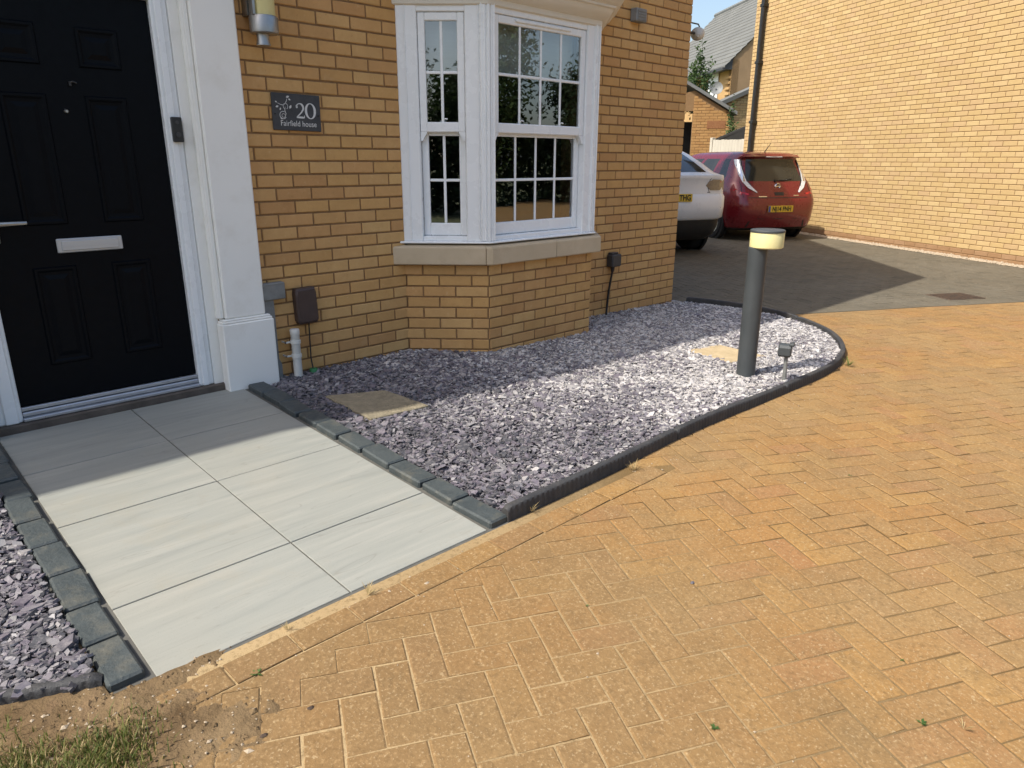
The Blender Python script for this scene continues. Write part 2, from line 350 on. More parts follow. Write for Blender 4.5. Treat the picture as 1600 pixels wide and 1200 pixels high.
def lay(bricks, origin, ang, parent, mat, n_single, extra=None, special=None):
    """bricks (a,b,k) on a vertical plane through origin, running at plan angle ang; nearest n_single become objects"""
    ca, sa = math.cos(ang), math.sin(ang); items = []
    for a, b, k in bricks:
        m = (a+b)/2; p = (origin[0]+ca*m, origin[1]+sa*m, .075*k+.0375); items.append((score(p), a, b, k, p))
    return [(s_, a, b, k, p, ang, mat if not (special and k <= special[0]) else special[1], origin) for s_, a, b, k, p in items]
def place_bricks(items, parent, n_single, fieldname):
    items.sort(key=lambda q: -q[0]); rest = {}
    for i, (s_, a, b, k, p, ang, mat, org) in enumerate(items):
        w = b-a-.010
        if i < n_single and s_ > -1e5:
            o = bpy.data.objects.new('brick', brick_mesh(w, mat=mat)); COL.objects.link(o); o.parent = parent
            jit = random.uniform(-.0012, .0012); o.location = (p[0]-math.sin(ang)*jit, p[1]+math.cos(ang)*jit, p[2]); o.rotation_euler = (0, random.uniform(-.004, .004), ang)
        else: rest.setdefault(mat, []).append((w, p, ang))
    for mat, L in rest.items():
        mb = MB()
        for w, p, ang in L:
            me = brick_mesh(w, mat=mat); T = Matrix.Translation(p) @ Matrix.Rotation(ang, 4, 'Z') @ Matrix.Rotation(random.uniform(-.004, .004), 4, 'Y')
            mb.add([T @ v.co for v in me.vertices], [tuple(q.vertices) for q in me.polygons])
        o = mb.build(fieldname, mat, parent, fix=False); o['kind'] = 'stuff'

# ================================================================== THE HOUSE
house = thing('brick_house', (0, 0, 0), 'buff brick house with black front door and white bay window', 'house')
P0, P1, P2, P3 = (1.0, 0), (1.41, -.41), (2.49, -.41), (2.90, 0)
T22 = math.tan(R(22.5)); S2 = math.sqrt(2)
def bay(o): return [(P0[0]-o*S2, 0), (P1[0]-o*T22, P1[1]-o), (P2[0]+o*T22, P2[1]-o), (P3[0]+o*S2, 0)]
EX, EZ, EY, PT = 4.27, 4.75, -.37, 1.16               # gable end, eave height and overhang, roof slope
RY = 4.0; RZ = EZ+(RY-EY)*PT
mb = MB(); q = .006
for x0, x1, z0, z1 in ((-6, -1.46, -.6, 3.2), (-.31, 1.0+.02, -.6, 3.2), (2.9-.02, EX-.006, -.6, 3.2), (-1.46, -.31, 2.12, 3.2), (1.02, 2.88, 2.25, 3.2)): mb.box((x0, q, z0), (x1, .3, z1))
# bay dwarf wall
def ring(o, z0, z1, o2): 
    A, B = bay(o), bay(o2); poly = A+B[::-1]; return poly
mb.prism(ring(-q, 0, 0, -.2), -.6, .60)
wall = mb.build('wall', 'brick_mortar', house)
mb = MB(); mb.box((-6, .006, 3.2), (EX-.006, .3, EZ)); mb.box((-6, 7.7, -.6), (EX-.006, 8, EZ)); mb.box((EX-.306, .3, -.6), (EX-.006, 7.7, EZ)); mb.box((-6, .3, -.6), (-5.7, 7.7, EZ))
for xx in (-5.8, EX-.1): mb.add([(xx-.1, 0, EZ), (xx-.1, 8, EZ), (xx-.1, RY, EZ+RY*PT), (xx+.09, 0, EZ), (xx+.09, 8, EZ), (xx+.09, RY, EZ+RY*PT)], [(0, 1, 2), (3, 5, 4), (0, 3, 4, 1), (1, 4, 5, 2), (2, 5, 3, 0)])
mb.build('upper_wall', 'upper_wall', house)
items = []
items += lay(course_list(-.055, 1.006, -1, 44, .1125, 0, lambda x, z: z > .60 and x > .97 and z < 2.25), (0, 0), 0, wall, 'buff_brick', 0)
items += lay(course_list(2.9, EX, -2, 44, 0, .1125), (0, 0), 0, wall, 'buff_brick', 0)
items += lay(course_list(1.41, 2.49, -2, 8, 1.64, 1.5275), (0, -.41), 0, wall, 'buff_brick', 0)
items += lay(course_list(-.003, .575, -2, 8, .2325, .12), (1.0, 0), R(-45), wall, 'buff_brick', 0)
items += lay(course_list(0.005, .575, -2, 8, .2325, .12), (2.49, -.41), R(45), wall, 'buff_brick', 0)
items += lay(course_list(-3.2, -1.76, -1, 44, .1125, 0), (0, 0), 0, wall, 'buff_brick', 0)
place_bricks(items, wall, 300, 'brick_field')
# roof and gutter (they throw the long shadow over the front garden)
mb = MB(); x0, x1 = -6.3, EX+.13; th = .14
EV = [(x0, -.035), (-4.05, -.035), (-3.75, -.10), (-3.4, -.22), (-2.9, -.28), (-2.3, -.35), (x1, EY)]  # unseen eave edge, stepped and ramped to shape its shadow over path and chippings
for (xa, ya), (xb, yb) in zip(EV, EV[1:]):
    mb.add([(xa, ya, EZ), (xb, yb, EZ), (xb, RY, RZ), (xa, RY, RZ), (xa, ya, EZ+th), (xb, yb, EZ+th), (xb, RY, RZ+th), (xa, RY, RZ+th)], [(0, 1, 2, 3), (7, 6, 5, 4), (0, 4, 5, 1), (1, 5, 6, 2), (3, 7, 4, 0)])
ye = 2*RY-EY
mb.add([(x0, ye, EZ), (x1, ye, EZ), (x1, RY, RZ), (x0, RY, RZ), (x0, ye, EZ+th), (x1, ye, EZ+th), (x1, RY, RZ+th), (x0, RY, RZ+th)], [(0, 1, 2, 3), (7, 6, 5, 4), (0, 4, 5, 1), (1, 5, 6, 2), (3, 7, 4, 0)])
roof = mb.build('roof', 'roof_slate', house)
mb = MB(); mb.box((-2.2, EY+.09, EZ-.2), (x1, EY+.12, EZ-.005)); mb.box((-2.2, EY+.12, EZ-.2), (x1, .004, EZ-.18)); mb.build('fascia', 'white_upvc', house)
# room behind the bay, so that the glass looks into something
mb = MB(); mb.add([(.6, .31, .1), (3.3, .31, .1), (3.3, 3.8, .1), (.6, 3.8, .1), (.6, .31, 2.5), (3.3, .31, 2.5), (3.3, 3.8, 2.5), (.6, 3.8, 2.5)], [(0, 1, 2, 3), (4, 5, 6, 7), (3, 2, 6, 7), (0, 3, 7, 4), (1, 2, 6, 5)])
mb.prism(ring(-.09, 0, 0, -.24), .60, .70); mb.build('room', 'room', house, fix=False)

# ---- bay window
def T_face(o, d, off):                                 # local: x along face, y into the house, z up
    return Matrix.Translation((o[0], o[1], 0)) @ Matrix.Rotation(d, 4, 'Z') @ Matrix.Translation((0, -off, 0))
ZF0, ZF1 = .755, 2.235
def sash_window(T, L, jl, jr, nbar, vent, first):
    win_mb = MB()
    d0, d1 = -.002, .075
    win_mb.bbox((0, d0, ZF0), (jl, d1, ZF1), .006, T); win_mb.bbox((L-jr, d0, ZF0), (L, d1, ZF1), .006, T)
    win_mb.bbox((jl-.003, .004, 2.165), (L-jr+.003, d1-.003, ZF1), .005, T); win_mb.bbox((jl-.003, .01, ZF0), (L-jr+.003, d1-.003, .79), .005, T)
    for xx in (jl*.42, L-jr*.42): win_mb.bbox((xx-.004, -.008, ZF0+.004), (xx+.004, 0, ZF1-.03), .002, T)
    win = win_mb.build('window', 'white_upvc', house)
    a, b = jl+.002, L-jr-.002
    st = .046
    for nm, z0, z1, y0, rb, rtp in (('upper_sash', 1.457, 2.163, .012, .062, .048), ('lower_sash', .792, 1.47, .05, .082, .034)):
        m = MB(); y1 = y0+.034
        m.bbox((a, y0, z0), (a+st, y1, z1), .005, T); m.bbox((b-st, y0, z0), (b, y1, z1), .005, T)
        m.bbox((a+st-.002, y0+.001, z0), (b-st+.002, y1-.001, z0+rb), .005, T); m.bbox((a+st-.002, y0+.001, z1-rtp), (b-st+.002, y1-.001, z1), .005, T)
        if nm == 'upper_sash':                          # horns under the meeting rail
            for xx, sg in ((a, 1), (b, -1)):
                pr = [(0, 0), (0, -.058), (.012, -.056), (.020, -.044), (.026, -.028), (.036, -.018), (.044, 0)]
                v = [T @ Vector((xx+sg*p[0], yy, z0+p[1]+.001)) for yy in (y0+.001, y1-.001) for p in pr]; n = len(pr)
                m.add(v, [tuple(range(n)), tuple(range(n, 2*n))[::-1]]+[(i, (i+1) % n, n+(i+1) % n, n+i) for i in range(n)])
        m.build(nm, 'white_upvc', win)
        ga, gb, gz0, gz1 = a+st, b-st, z0+rb, z1-rtp; gy = y0+.016; zm = (gz0+gz1)/2; bw = .009
        xs = [ga+(gb-ga)*k/nbar for k in range(nbar+1)]
        m = MB()
        for k in range(1, nbar): m.bbox((xs[k]-bw, gy-.006, gz0), (xs[k]+bw, gy+.006, gz1), .003, T)
        for k in range(nbar): m.bbox((xs[k]+(bw if k else 0), gy-.0055, zm-bw), (xs[k+1]-(bw if k < nbar-1 else 0), gy+.0055, zm+bw), .003, T)
        m.build('glazing_bar', 'white_upvc', win)
        for k in range(nbar):                          # one pane between the bars, a hair out of true like real glass
            for lo, hi in ((gz0, zm), (zm, gz1)):
                t1, t2 = random.uniform(-.0006, .0006), random.uniform(-.0006, .0006)
                v = [T @ Vector((xx, gy+dy, zz)) for xx, zz, dy in ((xs[k], lo, -t1-t2), (xs[k+1], lo, t1-t2), (xs[k+1], hi, t1+t2), (xs[k], hi, -t1+t2))]
                MB().add(v, [(0, 1, 2, 3)]).build('pane', 'window_glass', win, fix=False)
        if nm == 'upper_sash':
            m = MB()
            for xx in ([.5] if nbar == 2 else [.26, .76]):
                c = ga+(gb-ga)*xx; m.bbox((c-.022, y0+.018, gz0-.002), (c+.022, y0+.034, gz0+.012), .004, T); m.tube([T @ Vector((c, y0+.02, gz0+.012)), T @ Vector((c+.016, y0+.016, gz0+.022)), T @ Vector((c+.03, y0+.012, gz0+.018))], .004)
            m.build('sash_catch', 'white_upvc', win)
    if vent:
        MB().bbox((a+.19, .0, 2.135), (b-.17, .013, 2.152), .003, T).build('trickle_vent', 'white_upvc', win)
    # blind drawn half way down behind the top sash
    MB().box((a+.01, .13, 1.82), (b-.01, .134, 2.2), T=T).build('blind', 'blind', win)
    return win
sash_window(T_face(P0, R(-45), 0), .5798, .133, .149, 2, False, True)
sash_window(T_face(P1, 0, 0), 1.08, .055, .13, 4, True, False)
sash_window(T_face(P2, R(45), 0), .5798, .149, .133, 2, False, False)
mb = MB()
for o_, z0, z1 in ((.0, ZF0, ZF1),):
    for c, ang in ((P1, R(-22.5)), (P2, R(22.5))):
        T = Matrix.Translation((c[0], c[1], 0)) @ Matrix.Rotation(ang, 4, 'Z'); mb = MB(); mb.bbox((-.05, .003, ZF0+.004), (.05, .06, ZF1-.004), .004, T)
        for dx, w in ((-.045, .006), (-.022, .007), (0, .009), (.022, .007), (.045, .006)):
            yy = abs(dx)*T22; mb.bbox((dx-w, yy-.012, ZF0+.003), (dx+w, yy+.03, ZF1-.003), .004, T)
        mb.build('corner_post', 'white_upvc', house)
MB().sweep(bay, [(.02, .744), (.024, .750), (.02, .757), (-.05, .760), (-.05, .742)], True).build('window_board', 'white_upvc', house)
# cornice with a lead top
PR = [(-.05, 2.20), (.006, 2.20), (.014, 2.206), (.016, 2.236), (.05, 2.252), (.075, 2.275), (.088, 2.305), (.105, 2.312), (.106, 2.325), (.135, 2.345), (.165, 2.385), (.185, 2.40), (.187, 2.44)]
MB().sweep(bay, PR+[(-.05, 2.44)], True).build('cornice', 'cream_cornice', house, smooth=True)
MB().sweep(bay, [(.20, 2.442), (.205, 2.45), (.19, 2.46), (-.2, 2.60), (-.2, 2.442)], True).build('bay_roof', 'lead', house)
# sill stones
def sill_prof(line, nm): MB().sweep(line, [(.058, .604), (.066, .612), (.066, .716), (.060, .726), (-.06, .738), (-.06, .604)], True).build(nm, 'cast_stone', house)
def sub(a, b):
    def f(o):
        L = bay(o); out = []
        def pt(i, t): return (L[i][0]+(L[i+1][0]-L[i][0])*t, L[i][1]+(L[i+1][1]-L[i][1])*t)
        out.append(pt(int(a), a-int(a)))
        for k in range(int(math.floor(a))+1, int(math.ceil(b))): out.append(L[k])
        ib = min(int(b), 2); out.append(pt(ib, b-ib)); return out
    return f
sill_prof(sub(0, .93), 'window_sill'); sill_prof(sub(.938, 1.555), 'window_sill'); sill_prof(sub(1.56, 3), 'window_sill')

# ---- front door
DX0, DX1, DY = -1.322, -.455, .055
door_mb = MB(); door_mb.bbox((DX0, DY, .10), (DX1, DY+.05, 2.035), .004); door = door_mb.build('door', 'door_black', house)
for x0, x1, z0, z1 in [(-1.155, -.965, .285, .775), (-.805, -.615, .285, .775), (-1.155, -.965, .975, 1.575), (-.805, -.615, .975, 1.575), (-1.155, -.965, 1.70, 1.88), (-.805, -.615, 1.70, 1.88)]:
    m = MB(); rows = [(0, 0), (.006, -.009), (.016, -.009), (.026, -.001), (.040, .0), (.062, -.006)]; v = []
    for e, y in rows: v += [(x0+e, DY+y, z0+e), (x1-e, DY+y, z0+e), (x1-e, DY+y, z1-e), (x0+e, DY+y, z1-e)]
    f = [(4*i+k, 4*i+(k+1) % 4, 4*i+4+(k+1) % 4, 4*i+4+k) for i in range(len(rows)-1) for k in range(4)]+[tuple(4*(len(rows)-1)+k for k in range(4))]
    m.add(v, f).build('door_panel', 'door_black', door)
m = MB(); m.bbox((-1.035, DY-.012, .838), (-.738, DY+.001, .907), .004); lp = m.build('letter_plate', 'brushed_aluminium', house)
m = MB(); m.bbox((-1.015, DY-.018, .848), (-.757, DY-.011, .897), .003); m.box((-1.015, DY-.020, .868), (-.757, DY-.0185, .871)); m.build('letter_flap', 'brushed_aluminium', lp)
m = MB(); m.bbox((-1.292, DY-.010, .90), (-1.258, DY+.001, 1.12), .006); m.tube([(-1.275, DY-.005, .99), (-1.275, DY-.045, .99), (-1.26, DY-.055, .992), (-1.15, DY-.055, .994)], [.011, .011, .012, .009]); m.build('door_handle', 'satin_steel', door, smooth=True)
m = MB(); m.lathe([(0, .012), (.006, .012), (.010, .006), (.011, 0)], (-.891, DY, 1.50), 16, axis='Y'); m.build('peephole', 'satin_steel', door, smooth=True)
m = MB(); m.box((-.862, DY-.010, 1.615), (-.852, DY, 1.635)); m.tube([(-.857, DY-.008, 1.63), (-.845, DY-.016, 1.634), (-.83, DY-.016, 1.628)], .004); m.build('door_hook', 'black_plastic', door)
m = MB(); m.bbox((-1.425, .02, .03), (DX0, .12, 2.12), .006); m.bbox((DX1, .02, .03), (-.372, .12, 2.12), .006); m.bbox((DX0-.002, .022, 2.036), (DX1+.002, .118, 2.118), .006)
m.bbox((DX1+.018, .008, .032), (-.402, .0195, 2.1), .004); m.bbox((-1.397, .008, .032), (DX0-.018, .0195, 2.1), .004); m.build('door_frame', 'white_upvc', house)
m = MB(); m.bbox((DX0, .005, .032), (DX1, .10, .050), .004); m.bbox((DX0, .028, .0505), (DX1, .10, .075), .006); m.bbox((DX0, .034, .0795), (DX1, .054, .099), .003); m.build('threshold', 'threshold_metal', house)
m = MB(); m.bbox((-1.46, -.014, -.09), (-.315, .30, .030), .006); m.build('door_step', 'step_stone', house)
for sg, (a, b) in ((1, (-.29, -.05)), (-1, (-1.72, -1.48))):
    m = MB(); m.bbox((a, -.055, .41), (b, .006, 3.1), .008)
    ins = (-.3715, a) if sg > 0 else (b, -1.4255)
    m.bbox((ins[0], .012, .006), (ins[1], .05, 2.6), .004)
    e0, e1 = (a-.034, a-.001) if sg > 0 else (b+.001, b+.034)
    m.bbox((e0, -.024, .412), (e1, .011, 2.5), .008); m.bbox((e0+(.008 if sg > 0 else -.0), -.036, .414), (e1-(0 if sg > 0 else .008), -.0245, 2.5), .006)
    pl = m.build('pilaster', 'white_render', house)
    m = MB(); c, d = (a-.034, b+.036) if sg > 0 else (a-.036, b+.034)
    m.bbox((c, -.078, -.04), (d, .005, .385), .006); m.bbox((c+.006, -.072, .3855), (d-.006, .004, .398), .004); m.bbox((c+.014, -.066, .3985), (d-.014, .0035, .4095), .004); m.build('plinth', 'white_render', pl)
MB().bbox((-1.48, .012, 2.125), (-.29, .05, 2.5), .005).build('door_head', 'white_render', house)

# ---- fittings on the front wall
o = thing('doorbell', (-.405, .008, 1.37), 'black video doorbell on the white frame beside the front door', 'doorbell')
m = MB(); m.bbox((-.432, -.014, 1.368), (-.380, .0075, 1.492), .004); b_ = m.build('body', 'black_plastic', o)
m = MB(); m.lathe([(0, .004), (.012, .004), (.013, 0)], (-.406, -.0145, 1.405), 18, axis='Y'); m.lathe([(0, .003), (.008, .003), (.009, 0)], (-.406, -.0145, 1.465), 16, axis='Y'); m.build('button', 'dark_grey_plastic', o)
o = thing('wall_lamp', (.09, 0, 1.86), 'cylindrical wall lamp with yellow diffuser and steel cap above the house sign', 'lamp')
LX, LY = .082, -.095
m = MB(); m.lathe([(0, 1.925), (.068, 1.925), (.074, 1.930), (.075, 2.005), (.070, 2.012), (0, 2.012)], (LX, LY, 0), 28); m.build('end_cap', 'satin_steel', o, smooth=True)
m = MB(); m.lathe([(0, 1.868), (.038, 1.868), (.036, 1.88), (.032, 1.90), (.032, 1.924)], (LX-.012, LY, 0), 20); m.build('finial', 'satin_steel', o, smooth=True)
m = MB(); m.lathe([(.060, 2.012), (.060, 2.40)], (LX+.004, LY, 0), 28); m.build('diffuser', 'wall_diffuser', o, smooth=True)
m = MB(); m.box((LX-.072, LY-.035, 2.0125), (LX-.058, LY-.02, 2.40)); m.box((LX-.066, LY+.0, 2.0125), (LX-.052, LY+.02, 2.40)); m.box((LX-.072, LY+.03, 2.0125), (LX+.07, -.001, 2.40)); m.build('back_plate', 'satin_steel', o)
m = MB(); m.lathe([(0, 2.40), (.075, 2.40), (.075, 2.48), (0, 2.48)], (LX, LY, 0), 28); m.build('top_cap', 'satin_steel', o, smooth=True)
# slate house sign
o = thing('house_sign', (.277, 0, 1.44), 'dark slate house sign reading 20 Fairfield house with floral scroll', 'sign')
SG = Matrix.Translation((.277, -.014, 1.543)) @ Matrix.Rotation(R(.6), 4, 'Y')
m = MB(); m.bbox((-.151, 0, -.1), (.151, .012, .1), .003, SG); m.build('plate', 'slate_sign', o)
def stroke(mb, pts, w, T, y=-.0012):
    n = len(pts); v = []
    for i in range(n):
        a = Vector(pts[max(i-1, 0)]); b = Vector(pts[min(i+1, n-1)]); d = (b-a); d = d.normalized() if d.length > 1e-9 else Vector((1, 0)); nn = Vector((-d.y, d.x)); ww = w[i] if isinstance(w, list) else w
        for sg in (-1, 1): p = Vector(pts[i])+nn*ww*.5*sg; v.append(T @ Vector((p.x, y, p.y)))
    mb.add(v, [(2*i, 2*i+1, 2*i+3, 2*i+2) for i in range(n-1)])
def arc(cx, cz, rx, rz, a0, a1, n=18): return [(cx+rx*math.cos(R(a0+(a1-a0)*k/n)), cz+rz*math.sin(R(a0+(a1-a0)*k/n))) for k in range(n+1)]
m = MB(); n = 40; cx, cz = .085, .012; rx, rz = .0285, .041
stroke(m, arc(cx, cz, rx, rz, 0, 360, n), [.0045+.0105*abs(math.cos(2*math.pi*k/n))**1.5 for k in range(n+1)], SG)
P_2 = arc(.0185, .027, .0215, .0225, 165, -25, 16)+[(.028, .003), (.012, -.012), (-.002, -.0225)]
stroke(m, P_2, [.0105, .010, .007, .005]+[.0045]*3+[.006, .008, .010, .0115, .012, .012, .012, .0115, .011, .010, .008, .006, .0045], SG)
stroke(m, [(-.0045, -.0255), (.016, -.0255), (.036, -.0255), (.043, -.0255), (.046, -.014)], [.008, .010, .0105, .009, .003], SG)
m.lathe([(0, .0012), (.0062, .0012)], (0, 0, 0), 14, T=SG @ Matrix.Translation((0, 0, .030)), axis='Y'); m.build('number', 'sign_silver', o, fix=False)
def text(body, size, T, mat, parent, name, w=1.0, local=False, align='CENTER', bold=0):
    cu = bpy.data.curves.new('tmp', 'FONT'); cu.body = body; cu.size = size; cu.align_x = align; cu.align_y = 'CENTER'; cu.space_character = 1.02; cu.offset = size*bold
    ob = bpy.data.objects.new('tmp', cu); COL.objects.link(ob); dg = bpy.context.evaluated_depsgraph_get(); dg.update()
    me = bpy.data.meshes.new_from_object(ob.evaluated_get(dg)); bpy.data.objects.remove(ob); bpy.data.curves.remove(cu)
    me.transform(T @ Matrix.Rotation(R(90), 4, 'X') @ Matrix.Scale(w, 4, (1, 0, 0))); me.materials.clear(); return link(name, me, mat, parent, local)
text('Fairfield house', .043, SG @ Matrix.Translation((.006, -.0016, -.062)), 'sign_silver', o, 'lettering', .88, bold=.004)
m = MB()                                              # floral scroll
stroke(m, [(-.118, .046), (-.100, .038), (-.084, .036), (-.070, .046), (-.062, .060), (-.058, .072)], [.002, .003, .004, .004, .003, .002], SG)
stroke(m, arc(-.070, .030, .014, .016, -60, 250, 16), .0028, SG); stroke(m, arc(-.088, -.018, .020, .020, 60, 330, 16), .0032, SG); stroke(m, arc(-.086, -.020, .010, .010, 30, 300, 12), .0024, SG)
stroke(m, [(-.072, .028), (-.076, .008), (-.070, -.010), (-.078, -.030), (-.084, -.038)], [.002, .0035, .004, .003, .002], SG)
for lx, lz, a, L_ in ((-.064, .078, 20, .022), (-.050, .072, -30, .016), (-.112, .030, 200, .020), (-.100, .022, 250, .016), (-.046, .018, 60, .024), (-.092, -.040, 150, .016), (-.120, .048, 150, .014)):
    c, s_ = math.cos(R(a)), math.sin(R(a)); pts = [(0, 0), (.4, .28), (.75, .2), (1, 0), (.75, -.2), (.4, -.28)]
    m.add([SG @ Vector((lx+L_*(c*p-s_*q_), -.0013, lz+L_*(s_*p+c*q_))) for p, q_ in pts], [(0, 1, 2, 3, 4, 5)])
m.build('scroll', 'sign_silver', o, fix=False)
for sx_ in (-.135, .135): m = MB(); m.lathe([(0, .003), (.005, .0025), (.006, 0)], (0, 0, 0), 12, T=SG @ Matrix.Translation((sx_, 0, -.012)), axis='Y'); m.build('screw', 'black_plastic', o)
# services
o = thing('brown_service_box', (.23, 0, .3), 'brown plastic service box with thin cable on the wall beside the door', 'service box')
m = MB(); pr = [(-.064, .53), (.058, .535), (.068, .50), (.074, .33), (.062, .312), (-.056, .310), (-.066, .33), (-.071, .50)]
T = Matrix.Translation((.222, 0, 0)); n = len(pr); v = []
for y, s_ in ((-.001, 1.0), (-.045, 1.0), (-.056, .88)): v += [T @ Vector((p[0]*s_, y, .42+(p[1]-.42)*s_)) for p in pr]
m.add(v, [tuple(range(2*n, 3*n))]+[(i*n+k, i*n+(k+1) % n, (i+1)*n+(k+1) % n, (i+1)*n+k) for i in range(2) for k in range(n)]); m.build('cover', 'brown_plastic', o)
m = MB(); m.tube([(.236, -.025, .311), (.234, -.022, .2), (.231, -.024, .08), (.229, -.045, .012), (.229, -.05, -.03)], .0045); m.build('cable', 'black_plastic', o, smooth=True)
m = MB(); m.lathe([(.0, .02), (.022, .02), (.025, .016), (.025, -.05)], (.229, -.05, .0), 16); m.build('duct_end', 'green_plastic', o, smooth=True)
o = thing('grey_cable_duct', (.02, 0, 0), 'grey metal box over a grey cable duct tucked beside the white pilaster', 'cable duct')
m = MB(); m.bbox((-.06, -.05, .485), (.088, -.001, .585), .005); m.box((-.05, -.052, .575), (.08, -.0505, .579)); m.build('junction_box', 'grey_metal', o)
m = MB(); v = []; pts = [(-.02, .484), (-.02, .12), (-.005, .08), (-.005, -.03)]
for (xa, za), (xb, zb) in zip(pts, pts[1:]): m.add([(xa-.03, -.034, za), (xa+.035, -.034, za), (xb+.035, -.034, zb), (xb-.03, -.034, zb), (xa-.03, -.001, za), (xa+.035, -.001, za), (xb+.035, -.001, zb), (xb-.03, -.001, zb)], [(0, 1, 2, 3), (0, 3, 7, 4), (1, 5, 6, 2), (0, 4, 5, 1), (3, 2, 6, 7)])
m.build('duct', 'grey_metal', o)
o = thing('waste_pipe', (.115, -.06, -.03), 'white plastic pipe stub rising from the chippings beside the door', 'pipe')
m = MB(); m.lathe([(0, .292), (.0275, .292), (.029, .287), (.029, .262), (.0265, .258), (.0265, -.06)], (.118, -.06, 0), 20); m.build('pipe', 'white_pvc', o, smooth=True)
for z in (.215, .128): m = MB(); m.lathe([(.0268, z-.012), (.031, z-.011), (.031, z+.009), (.0268, z+.010)], (.118, -.06, 0), 20); m.box((.055, -.052, z-.006), (.0925, -.045, z+.004)); m.box((.055, -.052, z-.006), (.060, -.001, z+.004)); m.build('pipe_clip', 'white_pvc', o)
o = thing('outdoor_socket', (3.26, 0, .37), 'dark grey weatherproof socket with black cable right of the bay window', 'socket')
m = MB(); m.bbox((3.185, -.075, .375), (3.315, -.001, .485), .010); m.bbox((3.20, -.05, .4855), (3.30, -.002, .50), .006); m.build('cover', 'dark_grey_plastic', o)
m = MB(); m.lathe([(.022, .375), (.016, .34), (.010, .32)], (3.235, -.035, 0), 14); m.tube([(3.235, -.035, .33), (3.222, -.03, .25), (3.205, -.026, .15), (3.20, -.022, .05), (3.175, -.035, -.04), (3.165, -.05, -.1)], .010); m.build('cable', 'black_plastic', o, smooth=True)
o = thing('grey_wall_vent', (3.42, 0, 2.4), 'small grey box on the brick wall just right of the cornice', 'vent')
m = MB(); m.bbox((3.36, -.07, 2.385), (3.50, -.001, 2.485), .006); m.build('cover', 'grey_metal', o); m = MB(); [m.box((3.375, -.074, 2.40+.02*k), (3.485, -.0705, 2.41+.02*k)) for k in range(4)]; m.build('louvre', 'grey_metal', o)

# ================================================================== GROUND
gx = np.concatenate([[-300, -60, -20], np.arange(-8, 20.1, .5), [26, 40, 80, 300]]); gy = np.concatenate([[-300, -60, -24], np.arange(-16, 16.1, .5), [24, 40, 80, 300]])
v = [(x, y, G(x, y)-.07) for y in gy for x in gx]; n = len(gx)
f = [(j*n+i, j*n+i+1, (j+1)*n+i+1, (j+1)*n+i) for j in range(len(gy)-1) for i in range(n-1)]
tag(MB().add(v, f).build('ground', 'far_ground'), kind='structure')
PA = R(-26.7); AX = np.array([math.cos(PA), math.sin(PA)]); BX = np.array([-math.sin(PA), math.cos(PA)])
def sheet(name, mat, poly_test, x0, x1, y0, y1, st, dz):
    xs = np.arange(x0, x1+1e-6, st); ys = np.arange(y0, y1+1e-6, st); n = len(xs)
    v = [(x, y, G(x, y)+dz-(.045 if y > -2.2 and x < 4.2 else 0)) for y in ys for x in xs]
    f = [(j*n+i, j*n+i+1, (j+1)*n+i+1, (j+1)*n+i) for j in range(len(ys)-1) for i in range(n-1) if poly_test(xs[i]+st/2, ys[j]+st/2)]
    return tag(MB().add(v, f).build(name, mat), kind='structure')
# grey drive beyond the line g >= 0, orange this side
g0 = np.array([4.60, -1.03]); gd = np.array([math.cos(R(-28.2)), math.sin(R(-28.2))]); gn = np.array([-gd[1], gd[0]])
gl = lambda x, y: (x-g0[0])*gn[0]+(y-g0[1])*gn[1]
drive = sheet('orange_driveway', 'joint_sand', lambda x, y: gl(x, y) < .3, -4.5, 16, -9, 2, .25, -.0027)
greyd = sheet('grey_driveway', 'grey_joint', lambda x, y: gl(x, y) > -.2 and (x > 4.0 or y > 9), 3.5, 20, -6, 12, .25, -.0035)
sheet('orange_road', 'orange_paver', lambda x, y: True, -6, 22, -15.5, -7, .5, -.0045)
BLK = {}
def block_mesh(w, h, mat, var):
    key = (w, h, mat, var)
    if key not in BLK:
        rr = random.Random(hash((var, 5))); e = .0035; a, b = w/2-.0026, h/2-.0026; j = lambda: rr.uniform(-.0022, .0022)
        v = [(-a, -b, -.02), (a, -b, -.02), (a, b, -.02), (-a, b, -.02), (-a+j(), -b+j(), -.0022), (a+j(), -b+j(), -.0022), (a+j(), b+j(), -.0022), (-a+j(), b+j(), -.0022), (-a+e+j(), -b+e+j(), 0), (a-e+j(), -b+e+j(), 0), (a-e+j(), b-e+j(), 0), (-a+e+j(), b-e+j(), 0)]
        f = [(8, 9, 10, 11)]+[(4+k, 4+(k+1) % 4, 8+(k+1) % 4, 8+k) for k in range(4)]+[(k, (k+1) % 4, 4+(k+1) % 4, 4+k) for k in range(4)]
        me = bpy.data.meshes.new('paving_block'); me.from_pydata(v, [], f); me.materials.append(MAT[mat]); BLK[key] = me
    return BLK[key]
def clip(poly, n, d):                                   # keep n.p <= d
    out = []
    for i in range(len(poly)):
        p, q_ = poly[i], poly[(i+1) % len(poly)]; a, b = n[0]*p[0]+n[1]*p[1]-d, n[0]*q_[0]+n[1]*q_[1]-d
        if a <= 0: out.append(p)
        if a*b < 0: t = a/(a-b); out.append((p[0]+t*(q_[0]-p[0]), p[1]+t*(q_[1]-p[1])))
    return out
EYS, EXS = [-2.185, -2.15, -2.06, -1.93, -1.77, -1.58, -1.36, -1.13, -.85, -.55, -.28, .03], [2.75, 3.15, 3.5, 3.78, 4.02, 4.22, 4.38, 4.48, 4.535, 4.53, 4.48, 4.36]
def in_bed(x, y): return (-.15 < x < np.interp(y, EYS, EXS)-.24 and y > -2.05) or (x < -1.6 and y > -1.9) or (-1.6 < x < -.1 and y > -2.15)
